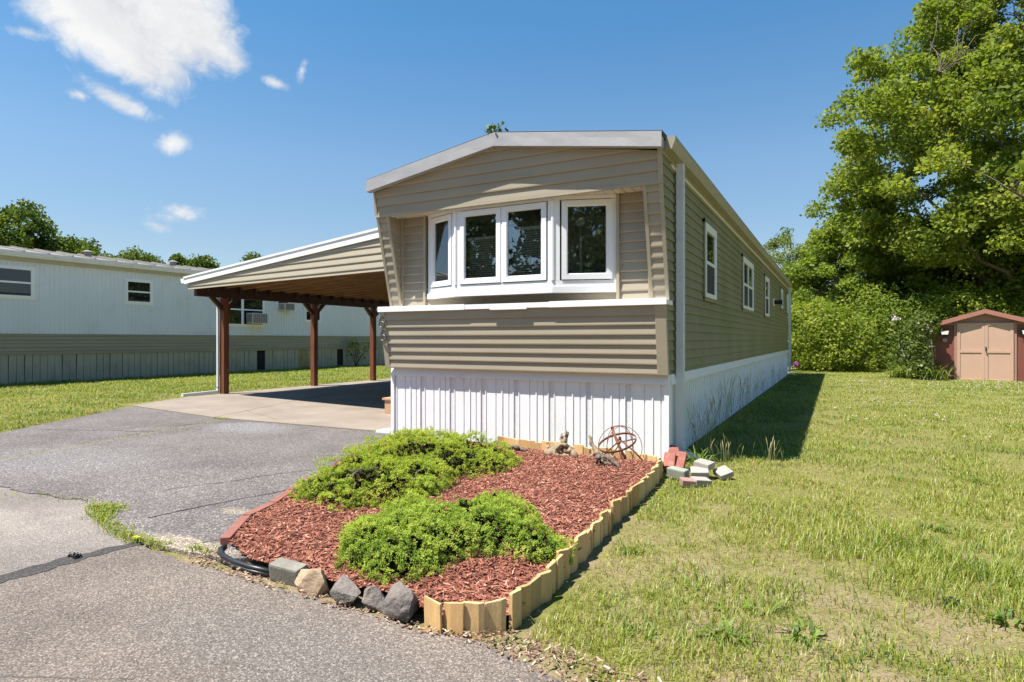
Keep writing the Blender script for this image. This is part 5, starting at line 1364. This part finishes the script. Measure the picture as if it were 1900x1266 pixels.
# ------------------------------------------------------------------ grass
def grass(name, region, dens, hgt, wid, dry, rng, label, zf, thin=None, seg=True):
    """region(x,y)->mask; dens(dist)->blades per m2 sampled on a list of cells"""
    x0, x1, y0, y1 = region['box']; cell = .5
    XS = np.arange(x0, x1, cell); YS = np.arange(y0, y1, cell); Pl = []
    for x in XS:
        for y in YS:
            dd = math.hypot(x+cell/2-CAM.x, y+cell/2-CAM.y)
            # leave out what lies far outside the view
            v_ = V((x+cell/2-CAM.x, y+cell/2-CAM.y)); fz = -v_.x*s_+v_.y*c_; fx = v_.x*c_+v_.y*s_
            if fz < .3 or abs(fx) > fz*.9+2.2: continue
            n = rng.poisson(dens(dd)*cell*cell)
            if n: Pl.append(np.stack([x+rng.random(n)*cell, y+rng.random(n)*cell], 1))
    P_ = np.concatenate(Pl); P_ = P_[region['mask'](P_[:, 0], P_[:, 1])]
    cl = fbm(P_[:, 0]*2.6+5, P_[:, 1]*2.6+9, 4); fine = vnoise(P_[:, 0]*9, P_[:, 1]*9)
    keep = rng.random(len(P_)) < np.clip((cl-region.get('bare', .36)-region.get('thinf', lambda x, y: 0)(P_[:, 0], P_[:, 1]))*4.5+fine*.55, region.get('minc', .12), 1)
    that = rng.random(len(P_)) < region.get('thatch', .12)*(1-.5*np.clip((P_[:, 1]+1)/6, 0, 1)); keep |= that & (rng.random(len(P_)) < .75)
    P_ = P_[keep]; cl = cl[keep]; that = that[keep]; n = len(P_)
    dist = np.hypot(P_[:, 0]-CAM.x, P_[:, 1]-CAM.y)
    h = hgt*rng.uniform(.45, 1.25, n)*(.65+.8*cl)*region.get('hmul', lambda x, y: 1)(P_[:, 0], P_[:, 1]); w = wid*(1+dist*.13)*rng.uniform(.7, 1.3, n)
    a = rng.random(n)*2*np.pi; d = np.stack([np.cos(a), np.sin(a), 0*a], 1); s = np.stack([-np.sin(a), np.cos(a), 0*a], 1)
    ln = rng.uniform(.15, 1.1, n)*h; ln = np.where(that, hgt*rng.uniform(.4, 1.2, n), ln); h = np.where(that, hgt*rng.uniform(.05, .30, n), h)
    B_ = np.stack([P_[:, 0], P_[:, 1], zf(P_[:, 0], P_[:, 1])-.004], 1)
    up_ = np.array([0, 0, 1.])
    m1 = B_+up_*(h*.55)[:, None]+d*(ln*.32)[:, None]; tp = B_+up_*(h*.95)[:, None]+d*ln[:, None]
    sw = s*(w/2)[:, None]
    vs = np.stack([B_-sw, B_+sw, m1+sw*.75, m1-sw*.75, tp+sw*.12, tp-sw*.12], 1).reshape(-1, 3)
    i = np.arange(n)*6
    fs = np.concatenate([np.stack([i, i+1, i+2, i+3], 1), np.stack([i+3, i+2, i+4, i+5], 1)])
    rv = np.clip(dry(P_[:, 0], P_[:, 1])+rng.normal(size=n)*.22+(fbm(P_[:, 0]*.9, P_[:, 1]*.9, 4)-.5)*.7+(vnoise(P_[:, 0]*5+3, P_[:, 1]*5)-.5)*.25, 0, 1)
    rv = np.where(that, rng.random(n)*.34, rv)
    npmesh(name, vs, fs, GRASS, attrs={'rnd': np.repeat(rv, 6)}, kind='stuff', label=label, cat='grass')
rng = np.random.default_rng(41)
def rmask(x, y):
    bedx = np.interp(y, [-4.3, -3.62, -3.06, -2.21, -1.37, -.72, -.42], [.36, .36, .33, .26, .23, .17, .12])
    ok = np.where(y < -.42, x > bedx+.015, x > .05)
    ok &= y > np.interp(x, [.2, .7, 1.2, 4], [-4.02, -4.14, -4.36, -4.62])
    ok &= ~((y > 19.) & (x < 0.05)) | (y > L+.2)
    return ok
grass('lawn_grass', {'box': (0., 15, -4.8, 26), 'mask': rmask, 'bare': .34, 'thinf': lambda x, y: .04*np.clip((-1.6-y)/1.6, 0, 1), 'minc': .20, 'thatch': .5, 'hmul': lambda x, y: 1+.5*np.exp(-((x-.15)/.35)**2)*(y > .2)+.9*np.exp(-((x-2.3)/.8)**2-((y+2.3)/.6)**2)+.3*np.exp(-((x-1.5)/.9)**2-((y+2.)/.7)**2)},
      lambda d: 26000*math.exp(-d/3.3)+700, .042, .0030, lambda x, y: .40+.12*np.clip((y+4.2)/5, 0, 1)+.22*np.exp(-((x-.5)/.8)**2)*(y > .5), rng, 'sparse yellow green lawn grass right of the home', lawn_h)
def lmask(x, y):
    a = (x < -10.98) & (y > .35) & (x > -17.98)
    b_ = (y <= .35) & (x < -7.35-.625*(y+4.1)-.06) & (y > -4.0) & (x > -17.98)
    return a | b_
grass('lawn_grass', {'box': (-18, -7, -4, 16), 'mask': lmask, 'bare': .30, 'minc': .4, 'hmul': lambda x, y: 1.+.4*np.exp(-((x+17.9)/.3)**2)},
      lambda d: 1500 if d < 13 else 800, .06, .0034, lambda x, y: .50+0*x, rng, 'green lawn strip between the driveway and the white trailer', lawn_h)
# weeds in the pavement joints
jm = []
def joint(pts, n, spread):
    for _ in range(n):
        i = rng.integers(len(pts)-1); f_ = rng.random(); a = np.array(pts[i]); b_ = np.array(pts[i+1]); jm.append(a+(b_-a)*f_+rng.normal(size=2)*spread)
joint([(-3.45, -3.72), (-3.15, -3.86), (-2.95, -3.93), (-2.6, -4.02), (-2.3, -4.08)], 700, .035); joint([(-3.35, -3.72), (-3.1, -3.78)], 420, .05); joint([(-2.3, -4.06), (-2.05, -4.06)], 120, .03)
joint([(-6.0, -4.0), (-6.45, -2.), (-6.95, 0)], 160, .03); joint([(-7.2, .03), (-5.5, .09), (-3.7, .12)], 120, .03); joint([(-7.1, .1), (-7.6, 1.2)], 70, .03); joint([(-6.9, .0), (-7.2, .05)], 90, .05)
joint([(-4.4, -3.85), (-3.5, -3.7)], 50, .06); joint([(-1.9, -4.0), (-1.7, -4.0)], 60, .02)
jm = np.array(jm); n = len(jm); a = rng.random(n)*6.28; h = rng.uniform(.015, .05, n); d = np.stack([np.cos(a), np.sin(a), 0*a], 1); s = np.stack([-np.sin(a), np.cos(a), 0*a], 1)*.0028
B_ = np.stack([jm[:, 0], jm[:, 1], np.full(n, .008)], 1); m1 = B_+d*(h*.35)[:, None]+np.array([0, 0, .6])*h[:, None]; tp = B_+d*(h*.9)[:, None]+np.array([0, 0, .8])*h[:, None]
vs = np.stack([B_-s, B_+s, m1+s, m1-s, tp+s*.1, tp-s*.1], 1).reshape(-1, 3); i = np.arange(n)*6
npmesh('joint_weeds', vs, np.concatenate([np.stack([i, i+1, i+2, i+3], 1), np.stack([i+3, i+2, i+4, i+5], 1)]), GRASS, attrs={'rnd': np.repeat(np.clip(.5+rng.normal(size=n)*.22, 0, 1), 6)}, kind='stuff', label='grass and weeds growing in the pavement joints', cat='weeds')

# rosette weeds in the lawn
def rosette(px, py, n, ln, wd, lab, mat_=None, lean=1.3):
    p = on_z(px, py); z = float(lawn_h(np.array(p.x), np.array(p.y))); r_ = np.random.default_rng(int(px*7+py))
    a, b_, c = arch_blades((p.x, p.y, z-.01), int(n*.8), ln*.85, wd*.8, r_, .55, lean=lean)
    npmesh('broadleaf_weed', a, b_, mat_ or WEEDLEAF, None, {'rnd': c}, label=lab, cat='weed', group='broadleaf weeds in the lawn')
for a in [(1345, 1188, 34, .14, .016, 'bushiest leafy weed at the bottom of the lawn, left of two smaller ones'), (1356, 1132, 24, .11, .014, 'leafy weed just above the bushiest one near the bottom of the lawn'), (1412, 1137, 22, .12, .016, 'leafy weed with long leaves right of the small one above the bushiest weed'),
          (1490, 1186, 26, .13, .018, 'leafy weed with greyish centre right of the bushiest weed'), (1735, 988, 24, .14, .018, 'dark leafy weed by itself in the right half of the lawn'), (1172, 1022, 22, .12, .015, 'leafy weed close to the side log edging'),
          (1285, 1098, 14, .09, .02, 'flat grey green weed in the thin turf by the side log edging'), (1190, 1180, 20, .10, .012, 'weed tuft beside the bare soil at the front corner edging'), (1560, 960, 18, .12, .012, 'thin leafy weed in the middle of the lawn'),
          (1665, 890, 18, .13, .014, 'weed tuft in mid lawn beyond the lone dark weed'), (1880, 1160, 26, .17, .018, 'big leafy weed cut by the right edge of the lawn'), (1820, 900, 20, .16, .016, 'leafy weed far right in the sunny lawn'), (945, 1195, 18, .07, .010, 'scruffy weed on the road edge below the log corner')]:
    rosette(*a)
# dandelion by the seam
p = on_z(257, 1010); dl = thing('dandelion', 'yellow dandelion in the pavement joint where the road seam ends', 'flower', (p.x, p.y, .01)); r_ = np.random.default_rng(2)
a, b_, c = arch_blades((p.x, p.y, .012), 12, .06, .010, r_, .2, lean=1.4); npmesh('leaves', a, b_, WEEDLEAF, dl, {'rnd': c})
b = MB()
for dx in (-.012, .012): b.cyl((p.x+dx, p.y-.01, .045), .012, .006, 10)
b.build('flower', mat('dandelion_yellow', (.75, .50, .02), .6), dl)
# tall seeding grass along the wall
def tall_tuft(x, y, n, h, lab, seed):
    r_ = np.random.default_rng(seed); vs = []; fs = []; at = []
    for i in range(n):
        a = r_.uniform(0, 6.28); d = np.array([math.cos(a), math.sin(a), 0]); w = np.array([-d[1], d[0], 0]); l = h*r_.uniform(.55, 1.1); p = np.array([x+r_.normal()*.10, y+r_.normal()*.16, 0]); th = R(r_.uniform(76, 90)); b0 = len(vs); rv = r_.uniform(.1, .9)
        bend = r_.uniform(.1, 1.1); S_ = 7
        for k in range(S_+1):
            head = k >= S_-2; wk = (.0016 if not head else .0036*(1-.4*abs(k-S_+1)))
            if k == S_: wk = .001
            vs += [p+w*wk, p-w*wk]; at += [min(1, rv+(.4 if head else 0))]*2
            p = p+(d*math.cos(th)+np.array([0, 0, math.sin(th)]))*l/S_; th -= bend/S_*(.4+1.2*k/S_)
        for k in range(S_): fs.append((b0+2*k, b0+2*k+1, b0+2*k+3, b0+2*k+2))
    npmesh('tall_grass', np.array(vs), np.array(fs), TALLG, None, {'rnd': np.array(at)}, label=lab, cat='tall grass', group='tall grass along the side wall')
for i, (y, n, h, x) in enumerate([(.62, 34, .42, .22), (1.25, 34, .55, .2), (2.0, 36, .66, .16), (3.1, 34, .75, .15), (4.6, 30, .75, .15), (6.3, 26, .62, .15), (8.2, 24, .62, .15), (10.6, 24, .66, .15), (13.2, 20, .6, .15)]):
    tall_tuft(x, y, n, h, 'tuft of tall seeding grass against the white side skirting', 100+i)
tall_tuft(.55, .25, 26, .30, 'short seeding grass tuft at the sunlit edge behind the paver heap', 120)
tall_tuft(1.0, .4, 20, .28, 'seeding grass tuft at the front corner of the home shadow', 121)
# broad leaves by the downspout foot
p = (.33, .05, 0.); a, b_, c = arch_blades(p, 26, .26, .012, np.random.default_rng(8), 1., lean=1.2); npmesh('grass_clump', a, b_, WEEDLEAF, None, {'rnd': c}, label='green grass clump arching at the downspout foot', cat='grass clump')
# clover heads
n = 620; u = rng.random(n)
X_ = rng.uniform(1.5, 11, n*3); Y_ = rng.uniform(3, 16, n*3); k_ = (fbm(X_*.8, Y_*.8, 3) > .52); X_, Y_ = X_[k_][:n], Y_[k_][:n]; n = len(X_)
C_ = np.stack([X_, Y_, lawn_h(X_, Y_)+.05+.03*rng.random(n)], 1); o_ = np.array([(1, 0, 0), (0, 1, 0), (-1, 0, 0), (0, -1, 0), (0, 0, 1), (0, 0, -1)])*.012
vs = (C_[:, None]+o_[None]).reshape(-1, 3); F_ = np.array([(0, 1, 4), (1, 2, 4), (2, 3, 4), (3, 0, 4), (1, 0, 5), (2, 1, 5), (3, 2, 5), (0, 3, 5)])
npmesh('clover_flowers', vs, (np.arange(n)[:, None, None]*6+F_).reshape(-1, 3), WHITEFLOWER, attrs={'rnd': rng.random(len(vs))}, kind='stuff', label='white clover heads scattered over the far lawn', cat='clover')
# plant against the neighbour's skirting
b5 = (-17.75, 14.75, 0.)
r5 = thing('weedy_sapling', 'leafy sapling against the neighbour skirting seen between the carport posts', 'sapling', b5); rg = np.random.default_rng(77)
tb = MB(); ends = []
for i in range(9):
    e = np.array(b5)+np.array([rg.uniform(-.1, .5), rg.uniform(-.9, .9), rg.uniform(.5, 1.15)]); tb.tube([tuple(q) for q in limb_path(b5, e, rg, .2, 5)], [.014, .012, .01, .007, .004], 5); ends.append(e)
tb.build('stem', BARK, r5)
Pv = np.concatenate([e+rg.normal(size=(26, 3))*.13 for e in ends]); vs, fs = leaf_quads(Pv, .13, .07, .5, rg); npmesh('leaves', vs, fs, DARKLEAF, r5, {'rnd': np.repeat(np.clip(.4+rg.normal(size=len(Pv))*.2, 0, 1), 4)})
